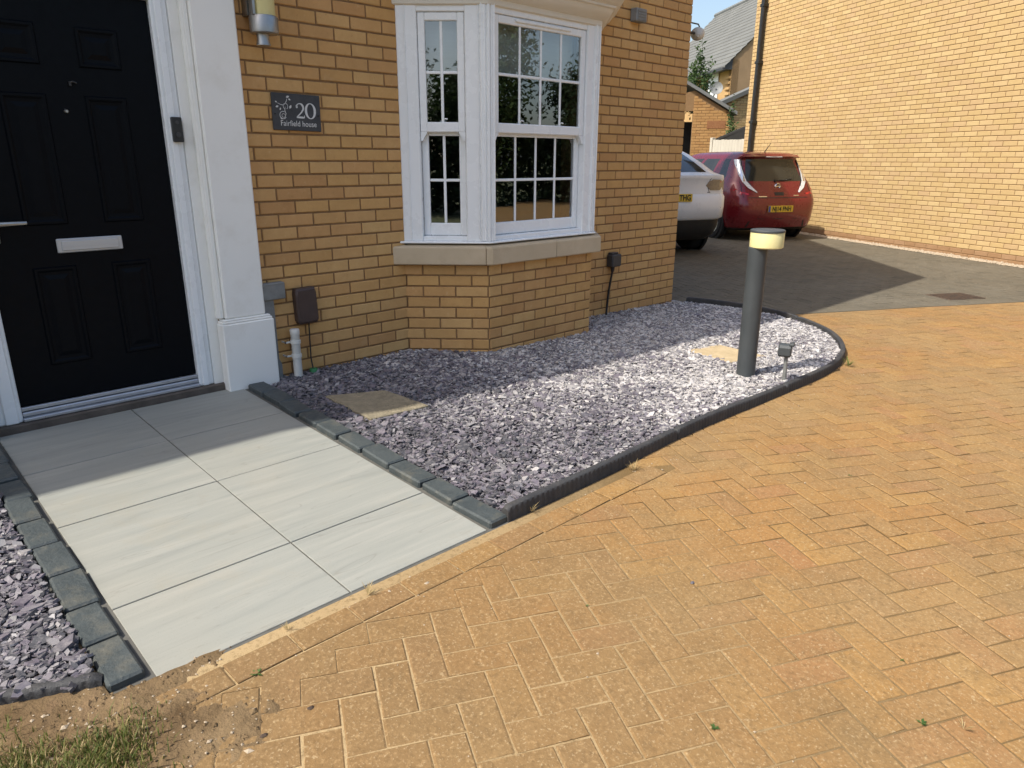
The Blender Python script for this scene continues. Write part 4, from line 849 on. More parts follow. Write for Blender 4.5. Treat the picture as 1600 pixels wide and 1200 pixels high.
# ================================================================== CARS
def car_body(levels, bow, car, parts, regions, n_r=8, n_c=6, n_s=18, n_f=12):
    """levels: (z, half width, rear y, front y, corner radius); regions(k, j, x, y, z) -> part key"""
    def half(l):
        z, hw, yr, yf, cr = l; out = []; cf = min(.5, hw*.6)
        for i in range(n_r+1): x = (hw-cr)*i/n_r; out.append((x, yr+bow*(x/hw)**2))
        by = yr+bow*((hw-cr)/hw)**2
        for i in range(1, n_c+1): a = math.pi/2*i/n_c; out.append((hw-cr+cr*math.sin(a), by+cr*(1-math.cos(a))))
        y0 = by+cr
        for i in range(1, n_s+1): t = i/n_s; out.append((hw-.02*t*t, y0+(yf-cf-y0)*t))
        for i in range(1, n_f+1): a = math.pi/2*i/n_f; out.append(((hw-.02)*math.cos(a)**.8, yf-cf+cf*math.sin(a)))
        return [(x, y, z) for x, y in out]
    H = [half(l) for l in levels]; n = len(H[0]); V = []
    for h in H: V += h+[(-x, y, z) for x, y, z in h]
    groups = {}
    for k in range(len(H)-1):
        for sg in (0, 1):
            for j in range(n-1):
                a, b = k*2*n+sg*n+j, (k+1)*2*n+sg*n+j; c = [V[i] for i in (a, a+1, b+1, b)]; m_ = np.mean(c, 0)
                key = regions(k, j, abs(m_[0]), m_[1], m_[2]); key = key+str(sg)+('a' if j < 18 else 'b' if j < 25 else 'c') if key == 'sglass' else key
                groups.setdefault(key, []).append((a, a+1, b+1, b) if sg == 0 else (a, b, b+1, a+1))
    top = len(H)-1; rf = []
    for j in range(n-1): a, b = top*2*n+j, top*2*n+n+j; rf.append((a, a+1, b+1, b))
    groups.setdefault('roof', []).extend(rf)
    out = {}
    for key, fs in groups.items():
        nm, mt = parts[key if not key.startswith('sglass') else 'sglass']; used = sorted({i for f_ in fs for i in f_}); mp = {u: i for i, u in enumerate(used)}; m = MB(); m.add([V[u] for u in used], [tuple(mp[i] for i in f_) for f_ in fs]); out[key] = m.build(nm, mt, car, True, smooth='all')
    def ys(x, z):
        L = levels; k = 0
        while k < len(L)-2 and z > L[k+1][0]: k += 1
        t = (z-L[k][0])/(L[k+1][0]-L[k][0]); hw, yr, cr = (L[k][i]+(L[k+1][i]-L[k][i])*t for i in (1, 2, 4)); x = min(abs(x), hw-.001); xx = min(x, hw-cr); y = yr+bow*(xx/hw)**2
        if x > hw-cr: y += cr-math.sqrt(max(cr*cr-(x-(hw-cr))**2, 0))
        return y
    return out, ys
def patch(m, ys, poly, lift=.006):                      # a thin cap laid on the rear of a body, polygon in (x, z), subdivided fan strip
    v = [(x, ys(x, z)-lift, z) for x, z in poly]+[(x, ys(x, z)+.02, z) for x, z in poly]; n = len(poly); m.add(v, [tuple(range(n))]+[(i, (i+1) % n, n+(i+1) % n, n+i) for i in range(n)])
def strip(m, ys, left, right, lift=.008):
    n = len(left); v = []
    for (a, b) in zip(left, right): v += [(a[0], ys(a[0], a[1])-lift, a[1]), (b[0], ys(b[0], b[1])-lift, b[1]), (a[0], ys(a[0], a[1])+.02, a[1]), (b[0], ys(b[0], b[1])+.02, b[1])]
    f = []
    for i in range(n-1): f += [(4*i, 4*i+1, 4*i+5, 4*i+4), (4*i, 4*i+4, 4*i+6, 4*i+2), (4*i+1, 4*i+3, 4*i+7, 4*i+5)]
    f += [(0, 2, 3, 1), (4*n-4, 4*n-3, 4*n-1, 4*n-2)]; m.add(v, f)
def wheel(car, x, y, rad, width, side, spokes=5):
    m = MB(); X = side; c = (x, y, rad); w = width
    T = Matrix.Translation(c) @ Matrix.Rotation(R(90)*side, 4, 'Y')
    m.lathe([(rad*.66, -w/2), (rad*.93, -w/2), (rad, -w*.34), (rad, w*.34), (rad*.93, w/2), (rad*.70, w/2), (rad*.66, w*.42)], n=32, T=T); ty = m.build('wheel', 'tyre', car, True, smooth=True)
    m = MB(); m.lathe([(0, w*.1), (rad*.66, w*.1)], n=24, T=T); m.build('brake', 'car_trim', ty)
    m = MB(); m.lathe([(rad*.60, w*.30), (rad*.60, w*.44), (rad*.67, w*.46), (rad*.67, w*.30)], n=32, T=T); m.lathe([(0, w*.40), (rad*.13, w*.40), (rad*.15, w*.30)], n=16, T=T)
    for k in range(spokes):
        for d in (-.16, .16):
            a = 2*math.pi*k/spokes; T2 = T @ Matrix.Rotation(a+d, 4, 'Z'); m.bbox((rad*.10, -rad*.04, w*.30), (rad*.62, rad*.04, w*.40), .004, T2)
    m.build('rim', 'alloy', ty, smooth=True)
def arch(m, x, y, rad, R2, side, body_x):               # dark wheel well and painted lip
    T = Matrix.Translation((body_x, y, rad)) @ Matrix.Rotation(R(90)*side, 4, 'Y'); m.lathe([(0, .004), (R2, .004), (R2, -.05)], n=32, T=T)
def at_ground(px, py):
    d = ray(px, py); t = 10
    for _ in range(80): t = .5*t+.5*(G(*(CAM+d*t)[:2])-CAM[2])/d[2]
    return CAM+d*t
CYAW = FANG-math.pi/2                                   # both cars stand parallel to the long wall
# --- red hatchback
redp = at_ground(1213, 377)
rc = thing('red_hatchback', (redp[0], redp[1], G(redp[0], redp[1])), 'dark red electric hatchback parked beside the sunlit brick wall', 'car', rz=CYAW)
LV = [(.19, .79, .16, 4.20, .20), (.24, .83, .07, 4.33, .24), (.36, .865, .02, 4.40, .26), (.50, .880, .0, 4.43, .28), (.62, .885, -.005, 4.43, .28), (.72, .885, .01, 4.40, .27), (.80, .882, .055, 4.33, .26), (.90, .872, .115, 4.1, .25), (.99, .855, .17, 3.75, .23), (1.04, .825, .20, 3.45, .21), (1.12, .765, .245, 3.2, .19), (1.24, .715, .315, 2.95, .17), (1.37, .655, .39, 2.70, .15), (1.42, .635, .385, 2.60, .14), (1.455, .615, .345, 2.52, .13), (1.49, .590, .36, 2.42, .12), (1.525, .53, .48, 2.25, .12), (1.545, .42, .70, 2.0, .12), (1.552, .25, 1.0, 1.8, .1)]
def reg(k, j, x, y, z):
    rear = j < 8; corner = 8 <= j < 14; side = 14 <= j < 32
    if z < .25: return 'sill'
    if 1.0 < z < 1.40 and rear and z > 1.02: return 'rglass'
    if 1.04 < z < 1.40 and side and 15 <= j < 31 and j not in (17, 18, 24): return 'sglass'
    if z < 1.04 and z > .78 and rear: return 'gate'
    if z < .78 and (rear or corner): return 'bumper'
    return 'body'
parts = dict(sill=('sill', 'car_trim'), rglass=('rear_window', 'car_glass'), sglass=('side_window', 'car_glass'), gate=('tailgate', 'red_paint'), bumper=('bumper', 'red_paint'), body=('body', 'red_paint'), roof=('roof', 'red_paint'))
pt_, ys = car_body(LV, .10, rc, parts, reg)
for sg, nm in ((-1, 1), (1, 1)):
    m = MB(); Lf = [(.60, 1.41), (.605, 1.30), (.60, 1.16), (.585, 1.05), (.52, .96), (.43, .86)]; Rt = [(.648, 1.41), (.67, 1.30), (.68, 1.16), (.665, 1.035), (.585, .93), (.44, .845)]
    strip(m, ys, [(sg*a, b) for a, b in Lf], [(sg*a, b) for a, b in Rt], .012); l_ = m.build('tail_lamp', 'lamp_clear', rc, True)
    m = MB(); strip(m, ys, [(sg*(a+.022), b-.012*i/5) for i, (a, b) in enumerate(Lf[:4])], [(sg*(a-.018), b) for a, b in Rt[:4]], .0145); m.build('lamp_core', 'chrome', l_)
    m = MB(); strip(m, ys, [(sg*.60, .84), (sg*.72, .86), (sg*.80, .92)], [(sg*.60, .81), (sg*.74, .82), (sg*.83, .885)], .006); m.build('reflector', 'lamp_red', rc, True)
def seam(name, mat, pts, w, lift=.004, car=None):
    L_, R_ = [], []
    for i in range(len(pts)):
        a, b = Vector(pts[max(i-1, 0)]), Vector(pts[min(i+1, len(pts)-1)]); d = (b-a).normalized(); q_ = Vector((-d.y, d.x))*w/2; L_.append(tuple(Vector(pts[i])+q_)); R_.append(tuple(Vector(pts[i])-q_))
    m = MB(); strip(m, ys, L_, R_, lift); return m.build(name, mat, car or rc, True)
seam('panel_seam', 'car_trim', [(-.82, .775), (-.6, .765), (-.3, .762), (0, .762), (.3, .762), (.6, .765), (.82, .775)], .012)
for sg in (-1, 1):
    seam('panel_seam', 'car_trim', [(sg*.70, .77), (sg*.715, .86), (sg*.70, .96), (sg*.705, 1.03)], .009)
    seam('lamp_border', 'car_trim', [(sg*.588, 1.41), (sg*.592, 1.30), (sg*.588, 1.16), (sg*.572, 1.05), (sg*.51, .962)], .016, .009)
seam('bumper_line', 'car_trim', [(-.80, .42), (-.4, .40), (0, .40), (.4, .40), (.80, .42)], .010)
m = MB(); y_ = ys(0, 1.07)-.02; m.tube([(-.02, ys(.02, 1.05)-.012, 1.05), (.18, ys(.18, 1.06)-.02, 1.06), (.36, ys(.36, 1.08)-.014, 1.085)], .008); m.lathe([(0, .03), (.02, .03), (.024, 0)], (-.02, ys(0, 1.05), 1.045), 12, axis='Y'); m.build('wiper', 'car_trim', rc, True)
m = MB(); m.add([(-.60, .40, 1.452), (-.40, .335, 1.462), (0, .315, 1.466), (.40, .335, 1.462), (.60, .40, 1.452), (-.58, .46, 1.495), (-.40, .44, 1.505), (0, .43, 1.509), (.40, .44, 1.505), (.58, .46, 1.495), (-.60, .42, 1.435), (-.40, .36, 1.440), (0, .34, 1.443), (.40, .36, 1.440), (.60, .42, 1.435)], [(0, 1, 6, 5), (1, 2, 7, 6), (2, 3, 8, 7), (3, 4, 9, 8), (0, 10, 11, 1), (1, 11, 12, 2), (2, 12, 13, 3), (3, 13, 14, 4)]); m.build('spoiler', 'red_paint', rc, True)
m = MB(); patch(m, ys, [(-.30, .655), (.30, .655), (.33, .495), (-.33, .495)], -.012)
v_ = [(-.30, .66), (.30, .66), (.34, .49), (-.34, .49)]; m = MB(); strip(m, ys, [(-.34, .49), (-.30, .66)], [(.34, .49), (.30, .66)], .004); m.build('plate_recess', 'red_paint', rc, True)
def plate(car, ys, x0, x1, z0, z1, body, size, tx, blue=True, align='CENTER'):
    zc = (z0+z1)/2; y = ys(0, zc)-.022; m = MB(); m.bbox((x0, y, z0), (x1, y+.012, z1), .003); p = m.build('number_plate', 'plate_yellow', car, True)
    if blue: m = MB(); m.box((x0+.004, y-.002, z0+.004), (x0+.045, y-.0005, z1-.004)); m.build('plate_band', 'plate_blue', p)
    text(body, size, Matrix.Translation((tx, y-.0025, zc-.003)), 'plate_black', p, 'registration', .84, True, align, .035)
plate(rc, ys, -.26, .26, .515, .626, 'NJ14 FNH', .108, .02)
m = MB(); y = ys(0, .955)-.01; m.lathe([(.038, .004), (.046, .008), (.054, .004), (.054, -.02)], (0, y, .955), 24, axis='Y'); m.bbox((-.062, y-.012, .947), (.062, y-.003, .963), .003); m.build('badge', 'chrome', rc, True, smooth=True)
m = MB(); strip(m, ys, [(-.09, .80), (-.10, .855)], [(.09, .80), (.10, .855)], .004); m.build('handle_recess', 'car_trim', rc, True)
m = MB(); strip(m, ys, [(-.42, .775), (-.42, .79)], [(-.26, .775), (-.26, .79)], .005); strip(m, ys, [(.30, .79), (.30, .805)], [(.42, .79), (.42, .805)], .005); m.build('lettering', 'chrome', rc, True)
m = MB(); m.bbox((-.17, .318, 1.447), (.17, .345, 1.461), .003); m.build('brake_lamp', 'lamp_clear', rc, True)
m = MB(); m.tube([(0, .62, 1.535), (0, .60, 1.56), (0, .46, 1.69)], [.012, .008, .004]); m.build('aerial', 'car_trim', rc, True)
m = MB(); strip(m, ys, [(-.62, .25), (-.58, .36)], [(.62, .25), (.58, .36)], .004); m.build('diffuser', 'car_trim', rc, True)
for y in (.78, 3.48):
    for sd in (-1, 1):
        m = MB(); arch(m, 0, y, .32, .365, sd, sd*.872); m.build('wheel_arch', 'car_trim', rc, True); wheel(rc, sd*.79, y, .318, .20, sd)
m = MB(); [m.bbox((sx_-.10, .95, .95), (sx_+.10, 1.03, 1.24), .03) for sx_ in (-.35, .35)]; m.build('headrest', 'car_trim', rc, True)
# --- white crossover
whp = at_ground(1049, 402)
wc = thing('white_crossover', (whp[0], whp[1], G(whp[0], whp[1])), 'white crossover car partly hidden behind the corner of the house', 'car', rz=CYAW)
LV = [(.22, .80, .22, 4.4, .2), (.30, .88, .10, 4.6, .25), (.42, .92, .05, 4.68, .28), (.53, .93, .03, 4.72, .30), (.56, .94, -.01, 4.73, .22), (.72, .95, -.02, 4.74, .22), (.86, .953, -.01, 4.72, .22), (.90, .95, .035, 4.66, .21), (1.04, .945, .05, 4.4, .20), (1.12, .935, .03, 4.05, .19), (1.165, .91, .015, 3.8, .18), (1.175, .88, .06, 3.65, .19), (1.21, .82, .14, 3.5, .22), (1.34, .765, .42, 3.15, .2), (1.46, .71, .72, 2.9, .18), (1.55, .66, 1.0, 2.7, .16), (1.60, .58, 1.3, 2.45, .15), (1.625, .42, 1.5, 2.3, .15)]
def reg2(k, j, x, y, z):
    rear = j < 8; corner = 8 <= j < 14; side = 14 <= j < 32
    if z < .54: return 'clad'
    if z > 1.20 and z < 1.54 and rear: return 'rglass'
    if z > 1.19 and z < 1.52 and 15 <= j < 31 and j not in (20, 25): return 'sglass'
    if z < .90 and (rear or corner): return 'bumper'
    if z < 1.2 and rear: return 'gate'
    return 'body'
parts = dict(clad=('cladding', 'car_trim'), rglass=('rear_window', 'car_glass'), sglass=('side_window', 'car_glass'), gate=('tailgate', 'white_paint'), bumper=('bumper', 'white_paint'), body=('body', 'white_paint'), roof=('roof', 'white_paint'))
pt_, ys = car_body(LV, .12, wc, parts, reg2)
for sg in (-1, 1):
    m = MB(); strip(m, ys, [(sg*.54, 1.02), (sg*.62, .955), (sg*.78, .955), (sg*.90, .955), (sg*.945, .96)], [(sg*.58, 1.075), (sg*.66, 1.11), (sg*.78, 1.105), (sg*.89, 1.10), (sg*.935, 1.085)], .008); l_ = m.build('tail_lamp', 'lamp_smoke', wc, True)
    m = MB(); strip(m, ys, [(sg*.70, 1.06), (sg*.80, 1.065), (sg*.90, 1.06)], [(sg*.70, 1.075), (sg*.80, 1.08), (sg*.90, 1.075)], .0105); m.build('lamp_core', 'lamp_red', l_)
plate(wc, ys, -.26, .26, .80, .911, 'THG', .108, .235, False, 'RIGHT')
seam('panel_seam', 'car_trim', [(-.62, .925), (0, .925), (.62, .925)], .010, .004, wc); seam('panel_seam', 'car_trim', [(.60, .93), (.575, 1.0), (.60, 1.10), (.66, 1.17)], .009, .004, wc)
m = MB(); strip(m, ys, [(-.93, .70), (-.93, .708)], [(.93, .70), (.93, .708)], .002); strip(m, ys, [(.80, .90), (.80, .70)], [(.806, .90), (.806, .70)], .003); m.build('panel_seam', 'car_trim', wc, True)
m = MB(); y = ys(0, 1.06)-.004; m.bbox((-.03, y-.006, 1.03), (.03, y+.01, 1.09), .004); m.build('badge', 'chrome', wc, True)
for y in (.90, 3.78):
    for sd in (-1, 1):
        m = MB(); arch(m, 0, y, .36, .40, sd, sd*.925); m.build('wheel_arch', 'car_trim', wc, True); wheel(wc, sd*.82, y, .358, .25, sd)

# ================================================================== BUILDINGS AND GARDEN BEYOND THE CARS
def quadwall(m, A, B, z0, zA, zB, th, inward):          # wall between plan points with its own thickness
    A, B = np.array(A[:2]), np.array(B[:2]); d = (B-A)/np.linalg.norm(B-A); n = np.array([-d[1], d[0]])*inward*th
    v = [(*A, z0), (*B, z0), (*B, zB), (*A, zA), (*(A+n), z0), (*(B+n), z0), (*(B+n), zB), (*(A+n), zA)]
    m.add(v, [(0, 1, 2, 3), (7, 6, 5, 4), (0, 4, 5, 1), (1, 5, 6, 2), (2, 6, 7, 3), (3, 7, 4, 0)])
def brickskin(parent, A, B, z0, ztop, mat, name='brick_field'):   # thin brick courses on a far wall, joined
    A, B = np.array(A[:2], float), np.array(B[:2], float); L = np.linalg.norm(B-A); an = math.atan2(*(B-A)[::-1]); mb = MB()
    for a, b, k in course_list(0, L, int(math.ceil(z0/.075)), int(6.5/.075), 0, .1125):
        zt = ztop((a+b)/2)
        if .075*k+.07 > zt: continue
        me = brick_mesh(b-a-.012, mat=mat); T = Matrix.Translation((A[0]+math.cos(an)*(a+b)/2, A[1]+math.sin(an)*(a+b)/2, .075*k+.0375)) @ Matrix.Rotation(an, 4, 'Z') @ Matrix.Translation((0, -.008, 0))
        mb.add([T @ v_.co for v_ in me.vertices], [tuple(q_.vertices) for q_ in me.polygons])
    if mb.v: o_ = mb.build(name, mat, parent, fix=False); o_['kind'] = 'stuff'
brickmat('orange_brick', [(0, (.40, .22, .085)), (.5, (.48, .28, .11)), (1, (.43, .25, .10))], 6)
AXd = np.array([AX[0], AX[1], 0.0]); BXd = np.array([BX[0], BX[1], 0.0])
# garage with open door
ge = at(1141, 176, 22.0); gz = ge[2]; AX_keep, BX_keep = AXd, BXd; AXd = np.array([math.cos(R(-52)), math.sin(R(-52)), 0.0]); BXd = np.array([-AXd[1], AXd[0], 0.0]); gA = ge-AXd*3.4; 
gar = thing('garage', (ge[0]-AX[0]*1.7, ge[1]-AX[1]*1.7, -.2), 'orange brick garage with dark open doorway behind the cars', 'garage')
m = MB(); zr = gz+1.02; dl, dr = 1.02, 2.3
mid = ge-AXd*1.75; m1 = ge-AXd*1.0
quadwall(m, m1, ge, -.3, gz+1.0*.58, gz, .2, 1)
quadwall(m, gA, m1, 1.285+(251.5-186)/1114*22.6, gz, gz+1.0*.58, .2, 1); quadwall(m, gA, gA+AXd*.3, -.3, gz, gz, .2, 1)
quadwall(m, ge, ge+BXd*6, -.3, gz, gz, .2, 1); quadwall(m, gA, gA+BXd*6, -.3, gz, gz, .2, -1); m.build('wall', 'mortar_light', gar)
brickskin(gar, m1, ge, -.3, lambda s: gz+(1.0-s)*.58-.06, 'orange_brick')
m = MB(); rz_ = gz+1.75*.58
m.add([tuple(p) for p in (gA-BXd*.1+np.array([0, 0, 1.0-.0])*0, mid-BXd*.1+np.array([0, 0, rz_-mid[2]+.02]), mid+BXd*6+np.array([0, 0, rz_-mid[2]+.02]), ge+AXd*.18-BXd*.1+np.array([0, 0, -.06]), ge+AXd*.18+BXd*6+np.array([0, 0, -.06]), gA+BXd*6)], [(1, 3, 4, 2), (0, 1, 2, 5)])
v_ = m.v; m.add([(x, y, z+.09) for x, y, z in v_], [(1, 3, 4, 2), (0, 1, 2, 5)]); m.f += [(1, 3, 9, 7), (0, 1, 7, 6), (3, 4, 10, 9)]; m.build('roof', 'roof_slate', gar)
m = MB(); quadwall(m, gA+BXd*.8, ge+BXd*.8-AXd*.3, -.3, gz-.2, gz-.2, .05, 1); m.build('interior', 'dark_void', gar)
m = MB(); pa = at(1104, 200, 21.95); pb = pa+AXd*.50; quadwall(m, pa, pb, 2.15, 2.36, 2.36, .04, -1); m.build('red_brick_panel', 'red_brick_patch', gar)
AXd, BXd = AX_keep, BX_keep
# lower wing right of it
wl = at(1128, 164, 25.5); wr = wl+AXd*2.0; 
wing = thing('brick_outbuilding', (wl[0], wl[1], -.2), 'low sunlit brick outbuilding with sloping verge between garage and wall', 'outbuilding'); slope = (at(1173, 133, 24.6)[2]-wl[2])/np.linalg.norm((at(1173, 133, 24.6)-wl)[:2])
m = MB(); quadwall(m, wl, wr, -.3, wl[2], wl[2]+2.0*slope, .25, 1); m.build('wall', 'mortar_light', wing); brickskin(wing, wl, wr, -.3, lambda s: wl[2]+s*slope, 'buff_brick_light')
m = MB(); q0, q1 = wl-AXd*.2-BXd*.12+np.array([0, 0, -.2*slope+.01]), wr-BXd*.12+np.array([0, 0, 2*slope+.01]); m.add([tuple(p) for p in (q0, q1, q1+BXd*.4, q0+BXd*.4)]+[tuple(p+np.array([0, 0, .13])) for p in (q0, q1, q1+BXd*.4, q0+BXd*.4)], [(0, 1, 2, 3), (7, 6, 5, 4), (0, 4, 5, 1), (1, 5, 6, 2), (2, 6, 7, 3), (3, 7, 4, 0)]); m.build('roof', 'roof_tile', wing)
# grey timber fence and dark lean-to
fa = at(1114, 219, 19.5); fb = at(1168, 219, 18.3); fd = (fb-fa); fl = np.linalg.norm(fd[:2]); fdn = fd/np.linalg.norm(fd)
fen = thing('timber_fence', (fa[0], fa[1], -.2), 'weathered pale timber fence panel behind the red car roof', 'fence'); nb_ = int(fl/.12)
for k in range(nb_):
    m = MB(); a = fa+fdn*(k*fl/nb_); T = Matrix.Translation((a[0], a[1], 0)) @ Matrix.Rotation(math.atan2(fd[1], fd[0]), 4, 'Z'); m.bbox((.003, 0, -.25), (fl/nb_-.003, .02, fa[2]+random.uniform(-.012, .012)), .002, T); m.build('board', 'timber_grey', fen)
m = MB(); T = Matrix.Translation((fa[0], fa[1], 0)) @ Matrix.Rotation(math.atan2(fd[1], fd[0]), 4, 'Z'); [m.bbox((0, .021, z), (fl, .06, z+.08), .004, T) for z in (.3, 1.0, 1.6)]; m.bbox((-.1, -.02, -.25), (-.005, .08, fa[2]+.06), .006, T); m.build('rail', 'timber_grey', fen)
sa, sb_, sc_ = at(1126, 219, 20.6), at(1168, 200, 20.0), at(1168, 221, 20.0)
sh = thing('dark_lean_to', (sa[0], sa[1], -.2), 'dark sloping shed roof just above the timber fence', 'shed'); m = MB(); bx = BXd*.12
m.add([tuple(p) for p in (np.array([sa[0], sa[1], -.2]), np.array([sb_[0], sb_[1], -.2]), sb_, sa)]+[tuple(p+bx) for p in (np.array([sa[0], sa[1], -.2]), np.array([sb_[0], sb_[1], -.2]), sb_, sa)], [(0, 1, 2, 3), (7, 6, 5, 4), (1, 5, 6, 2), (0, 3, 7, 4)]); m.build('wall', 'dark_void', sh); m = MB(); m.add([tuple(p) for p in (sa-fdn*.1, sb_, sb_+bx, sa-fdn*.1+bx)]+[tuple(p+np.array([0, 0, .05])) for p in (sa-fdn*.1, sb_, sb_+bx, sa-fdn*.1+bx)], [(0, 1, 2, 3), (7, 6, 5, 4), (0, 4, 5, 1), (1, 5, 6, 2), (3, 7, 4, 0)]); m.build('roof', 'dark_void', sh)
# distant house with tiled roof
e1 = at(1131, 104.5, 34.0); e2 = at(1070, 118, 38.4); ed = (e2-e1); ed[2] = 0; ed /= np.linalg.norm(ed); en = np.array([ed[1], -ed[0], 0.0]); en = en if en@np.array([.8, .6, 0]) > 0 else -en
ez = e1[2]; rz_ = ez+4.1; half_ = 4.2; Lh = 12
dh = thing('tiled_house', (e1[0], e1[1], -.2), 'distant house with large pale grey tiled roof', 'house')
m = MB(); f1 = e1+en*.25-ed*-.25; 
def V3(p, z): return (p[0], p[1], z)
base_ = e1+en*.35-ed*.06
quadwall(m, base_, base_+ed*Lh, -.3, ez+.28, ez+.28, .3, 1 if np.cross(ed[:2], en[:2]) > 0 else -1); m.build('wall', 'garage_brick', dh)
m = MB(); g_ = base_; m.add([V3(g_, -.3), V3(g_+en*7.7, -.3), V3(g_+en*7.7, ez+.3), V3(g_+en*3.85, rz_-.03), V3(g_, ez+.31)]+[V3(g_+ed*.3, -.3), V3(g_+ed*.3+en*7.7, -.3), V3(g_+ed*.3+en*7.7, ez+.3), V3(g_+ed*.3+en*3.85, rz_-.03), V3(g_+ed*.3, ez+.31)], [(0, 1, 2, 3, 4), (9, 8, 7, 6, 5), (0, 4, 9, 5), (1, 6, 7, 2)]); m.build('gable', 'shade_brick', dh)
m = MB(); nrow = 19                                     # tile courses, each lapping the one below
for k in range(nrow):
    t0, t1 = k/nrow, (k+1)/nrow; z0, z1 = ez+(rz_-ez)*t0, ez+(rz_-ez)*t1; p0, p1 = e1+en*half_*t0-ed*.12, e1+en*half_*t1-ed*.12; up_ = .05
    for a, b in ((0, Lh),): m.add([V3(p0+ed*a, z0+up_), V3(p0+ed*b, z0+up_), V3(p1+ed*b, z1+.01), V3(p1+ed*a, z1+.01), V3(p0+ed*a, z0-.02), V3(p0+ed*b, z0-.02)], [(0, 1, 2, 3), (4, 5, 1, 0)])
m.add([V3(e1+en*half_-ed*.12, rz_+.02), V3(e1+en*half_+ed*Lh, rz_+.02), V3(e1+en*2*half_+ed*Lh, ez), V3(e1+en*2*half_-ed*.12, ez)], [(0, 1, 2, 3)]); m.build('roof', 'roof_tile', dh)
m = MB(); m.tube([V3(e1+en*half_-ed*.14, rz_+.03), V3(e1+en*half_+ed*Lh, rz_+.03)], .12); m.build('ridge_tiles', 'roof_slate', dh)
m = MB(); T = Matrix.Translation(V3(e1-en*.06, 0)) @ Matrix.Rotation(math.atan2(ed[1], ed[0]), 4, 'Z'); m.bbox((-.1, -.06, ez-.16), (Lh, .06, ez-.02), .02, T); m.add([V3(e1-ed*.06, ez-.1), V3(e1+ed*Lh, ez-.1), V3(e1+ed*Lh+en*.4, ez-.1), V3(e1-ed*.06+en*.4, ez-.1), V3(e1-ed*.06, ez+.03), V3(e1-ed*.06+en*.4, ez+.36)], [(0, 1, 2, 3), (0, 3, 5, 4)]); m.build('gutter', 'dark_grey_plastic', dh); 
fr0 = base_-en*.02
T = Matrix.Translation(V3(base_, 0)) @ Matrix.Rotation(math.atan2(ed[1], ed[0]), 4, 'Z')
yo = -.06 if (T.to_3x3() @ Vector((0, -1, 0))).dot(Vector(en)) < 0 else .02
for wx in (1.3, 4.2, 7.2):
    m = MB(); m.bbox((wx, yo, 3.9), (wx+1.1, yo+.05, 5.1), .01, T); wdw = m.build('window', 'white_upvc', dh)
    for hx_ in (0, 1): m = MB(); m.box((wx+.08+hx_*.5, yo-.004, 3.98), (wx+.52+hx_*.5, yo-.001, 5.02), T=T); m.build('pane', 'car_glass', wdw)
m = MB(); [m.bbox((.08, yo-.03, ez-1.1+.22*k), (.5, yo+.04, ez-1.0+.22*k), .01, T) for k in range(4)]; m.build('corbel', 'garage_brick', dh)
dc = at(1119, 138, 31.5); ds = thing('satellite_dish', V3(dc, dc[2]-.3), 'round grey satellite dish low on the distant house beside the tree', 'satellite dish')
T = Matrix.Translation(tuple(dc)) @ Matrix.Rotation(R(215), 4, 'Z') @ Matrix.Rotation(R(70), 4, 'Y'); m = MB(); m.lathe([(0, -.04), (.10, -.03), (.20, .0), (.26, .035), (.263, .03), (.20, -.015), (0, -.055)], n=20, T=T); m.build('dish', 'grey_metal', ds, smooth=True); m = MB(); m.tube([tuple(dc), tuple(dc+np.array([.1, .15, -.3])), tuple(dc+np.array([.3, .5, -.35]))], .03); m.build('bracket', 'grey_metal', ds)
# dish fixed to the blind side of our own house
dp_ = np.array([4.45, .6, 2.95]); px_ = at(1090, 53, 9.2); ds = thing('satellite_dish', (4.3, px_[1], px_[2]-.2), 'small pale dish with dark arm sticking out past the house corner', 'satellite dish')
T = Matrix.Translation(tuple(px_)) @ Matrix.Rotation(R(35), 4, 'Z') @ Matrix.Rotation(R(58), 4, 'Y'); m = MB(); m.lathe([(0, -.07), (.03, -.066), (.05, -.04), (.075, .0), (.078, .0), (.052, -.05), (0, -.08)], n=24, T=T); m.build('dish', 'white_pvc', ds, smooth=True)
m = MB(); m.tube([(4.25, px_[1]-.05, px_[2]+.08), tuple(px_+np.array([.0, 0, .10])), tuple(px_+np.array([.085, .03, .075]))], .008); m.tube([(4.25, px_[1], px_[2]), tuple(px_)], .014); m.build('arm', 'black_plastic', ds)
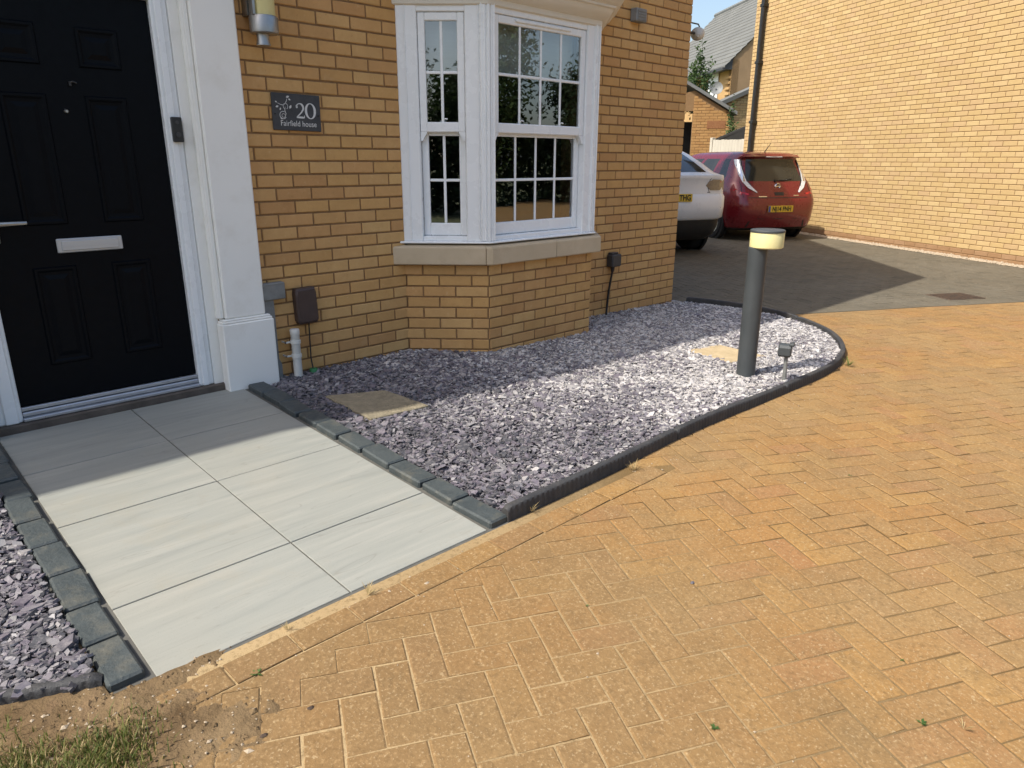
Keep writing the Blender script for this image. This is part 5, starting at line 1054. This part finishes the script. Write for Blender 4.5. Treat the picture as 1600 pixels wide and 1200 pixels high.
# ---- trees
def tree(name, base_p, h, crown, nl, ls, label, mat, group=None, trunk_r=.12, seed=1):
    r = np.random.default_rng(seed); o = thing(name, tuple(base_p), label, 'tree', group); b = Vector(base_p); m = MB(); tips = []
    m.tube([b+Vector((0, 0, -.2)), b+Vector((.03*h*r.normal(0, .3), 0, h*.35)), b+Vector((.02*h, .01*h, h*.9))], [trunk_r, trunk_r*.7, trunk_r*.15], 8)
    for k in range(9):
        a = r.uniform(0, 6.28); z = h*r.uniform(.3, .75); L = crown[0]*r.uniform(.5, .9); e = b+Vector((math.cos(a)*L, math.sin(a)*L, z+L*r.uniform(.2, .7))); m.tube([b+Vector((0, 0, z*.9)), (b+Vector((0, 0, z))+e)/2, e], [trunk_r*.4, trunk_r*.25, trunk_r*.06], 6); tips.append(e)
    m.build('trunk', 'bark', o, smooth=True)
    nc = 40; cl = []
    for k in range(nc):
        d = r.normal(0, 1, 3); d /= np.linalg.norm(d); q_ = d*r.uniform(.35, 1.0); cl.append((q_[0]*crown[0], q_[1]*crown[0], h-crown[1]+q_[2]*crown[1]))
    cl = np.array(cl); ci = r.integers(0, nc, nl); P = cl[ci]+r.normal(0, 1, (nl, 3))*np.array([crown[0], crown[0], crown[1]])*.17+np.array(base_p)
    a, t = r.uniform(0, 6.28, nl), r.uniform(-.9, .9, nl); s = ls*r.uniform(.6, 1.3, nl); u_ = np.stack([np.cos(a)*np.cos(t), np.sin(a)*np.cos(t), np.sin(t)], 1); w_ = np.cross(u_, r.normal(0, 1, (nl, 3))); w_ /= np.linalg.norm(w_, axis=1)[:, None]
    V = np.stack([P-u_*s[:, None], P+w_*(s*.45)[:, None], P+u_*s[:, None], P-w_*(s*.45)[:, None]], 1); npmesh('crown', V, 4, [(0, 1, 2, 3)], mat, o).matrix_parent_inverse = o.matrix_basis.inverted(); return o
tp = at(1094, 110, 24.2); tree('small_tree', (tp[0], tp[1], -.2), at(1094, 72, 24.2)[2]+.2, (.42, 1.0), 1500, .06, 'slim dark leafed tree rising behind the garage roof', 'leaf', trunk_r=.05, seed=5)
tp = at(1142, 200, 21.0); tree('climbing_shrub', (tp[0], tp[1], -.2), 2.9, (.16, .7), 380, .05, 'thin shrub at the corner of the garage beside the fence', 'leaf', trunk_r=.02, seed=8)
# trees across the road behind the viewer: they show only as reflections in the bay window
for i, (x, y, h, cr, mt, lab) in enumerate([(14.6, -15.6, 8.5, (1.9, 3.4), 'leaf', 'tall loose tree mirrored in the left of the front window panes'), (19.2, -14.2, 5.2, (1.6, 1.9), 'leaf_dark', 'low dark tree mirrored in the right of the front window panes'), (23.5, -15.5, 7.0, (2.6, 2.8), 'leaf_dark', 'broad dark tree far right across the road'),
        (-12.9, -13.6, 6.6, (1.7, 2.6), 'leaf', 'pale tree mirrored in the right panes of the angled window'), (-16.0, -10.4, 5.6, (2.0, 2.3), 'leaf_dark', 'dark tree mirrored low in the angled side window'), (-9.0, -16.5, 8.0, (2.6, 3.2), 'leaf_dark', 'tall dark tree across the road behind the viewer')]):
    tree('roadside_tree', (x, y, -.4), h, cr, 11000, .095, lab, mt, 'trees mirrored in the window', .16, 30+i)
def hedge(a, b, h, seed, label, N):
    r = np.random.default_rng(seed); a, b = np.array(a), np.array(b); d = (b-a)/np.linalg.norm(b-a); t = r.uniform(0, np.linalg.norm(b-a), N); top = h*(.82+.12*np.sin(t*.9+seed)+.07*np.sin(t*2.3)); z = -.3+top*r.uniform(0, 1, N)**.8; q_ = r.normal(0, .38, N)
    P = np.stack([a[0]+d[0]*t-d[1]*q_, a[1]+d[1]*t+d[0]*q_, z], 1); u_ = r.normal(0, 1, (N, 3)); u_ = u_/np.linalg.norm(u_, axis=1)[:, None]*.11; w_ = np.cross(u_, r.normal(0, 1, (N, 3))); w_ = w_/np.linalg.norm(w_, axis=1)[:, None]*.065
    o = npmesh('hedge', np.stack([P-u_, P+w_, P+u_, P-w_], 1), 4, [(0, 1, 2, 3)], 'leaf_dark'); tag(o, label, 'hedge', kind='stuff')
hedge((2, -17), (30, -15), 3.4, 77, 'dark hedge across the road mirrored in the front window panes', 30000)
hedge((-17, -2), (-7, -18), 3.6, 78, 'dark hedge behind the viewer mirrored in the angled side window', 26000)
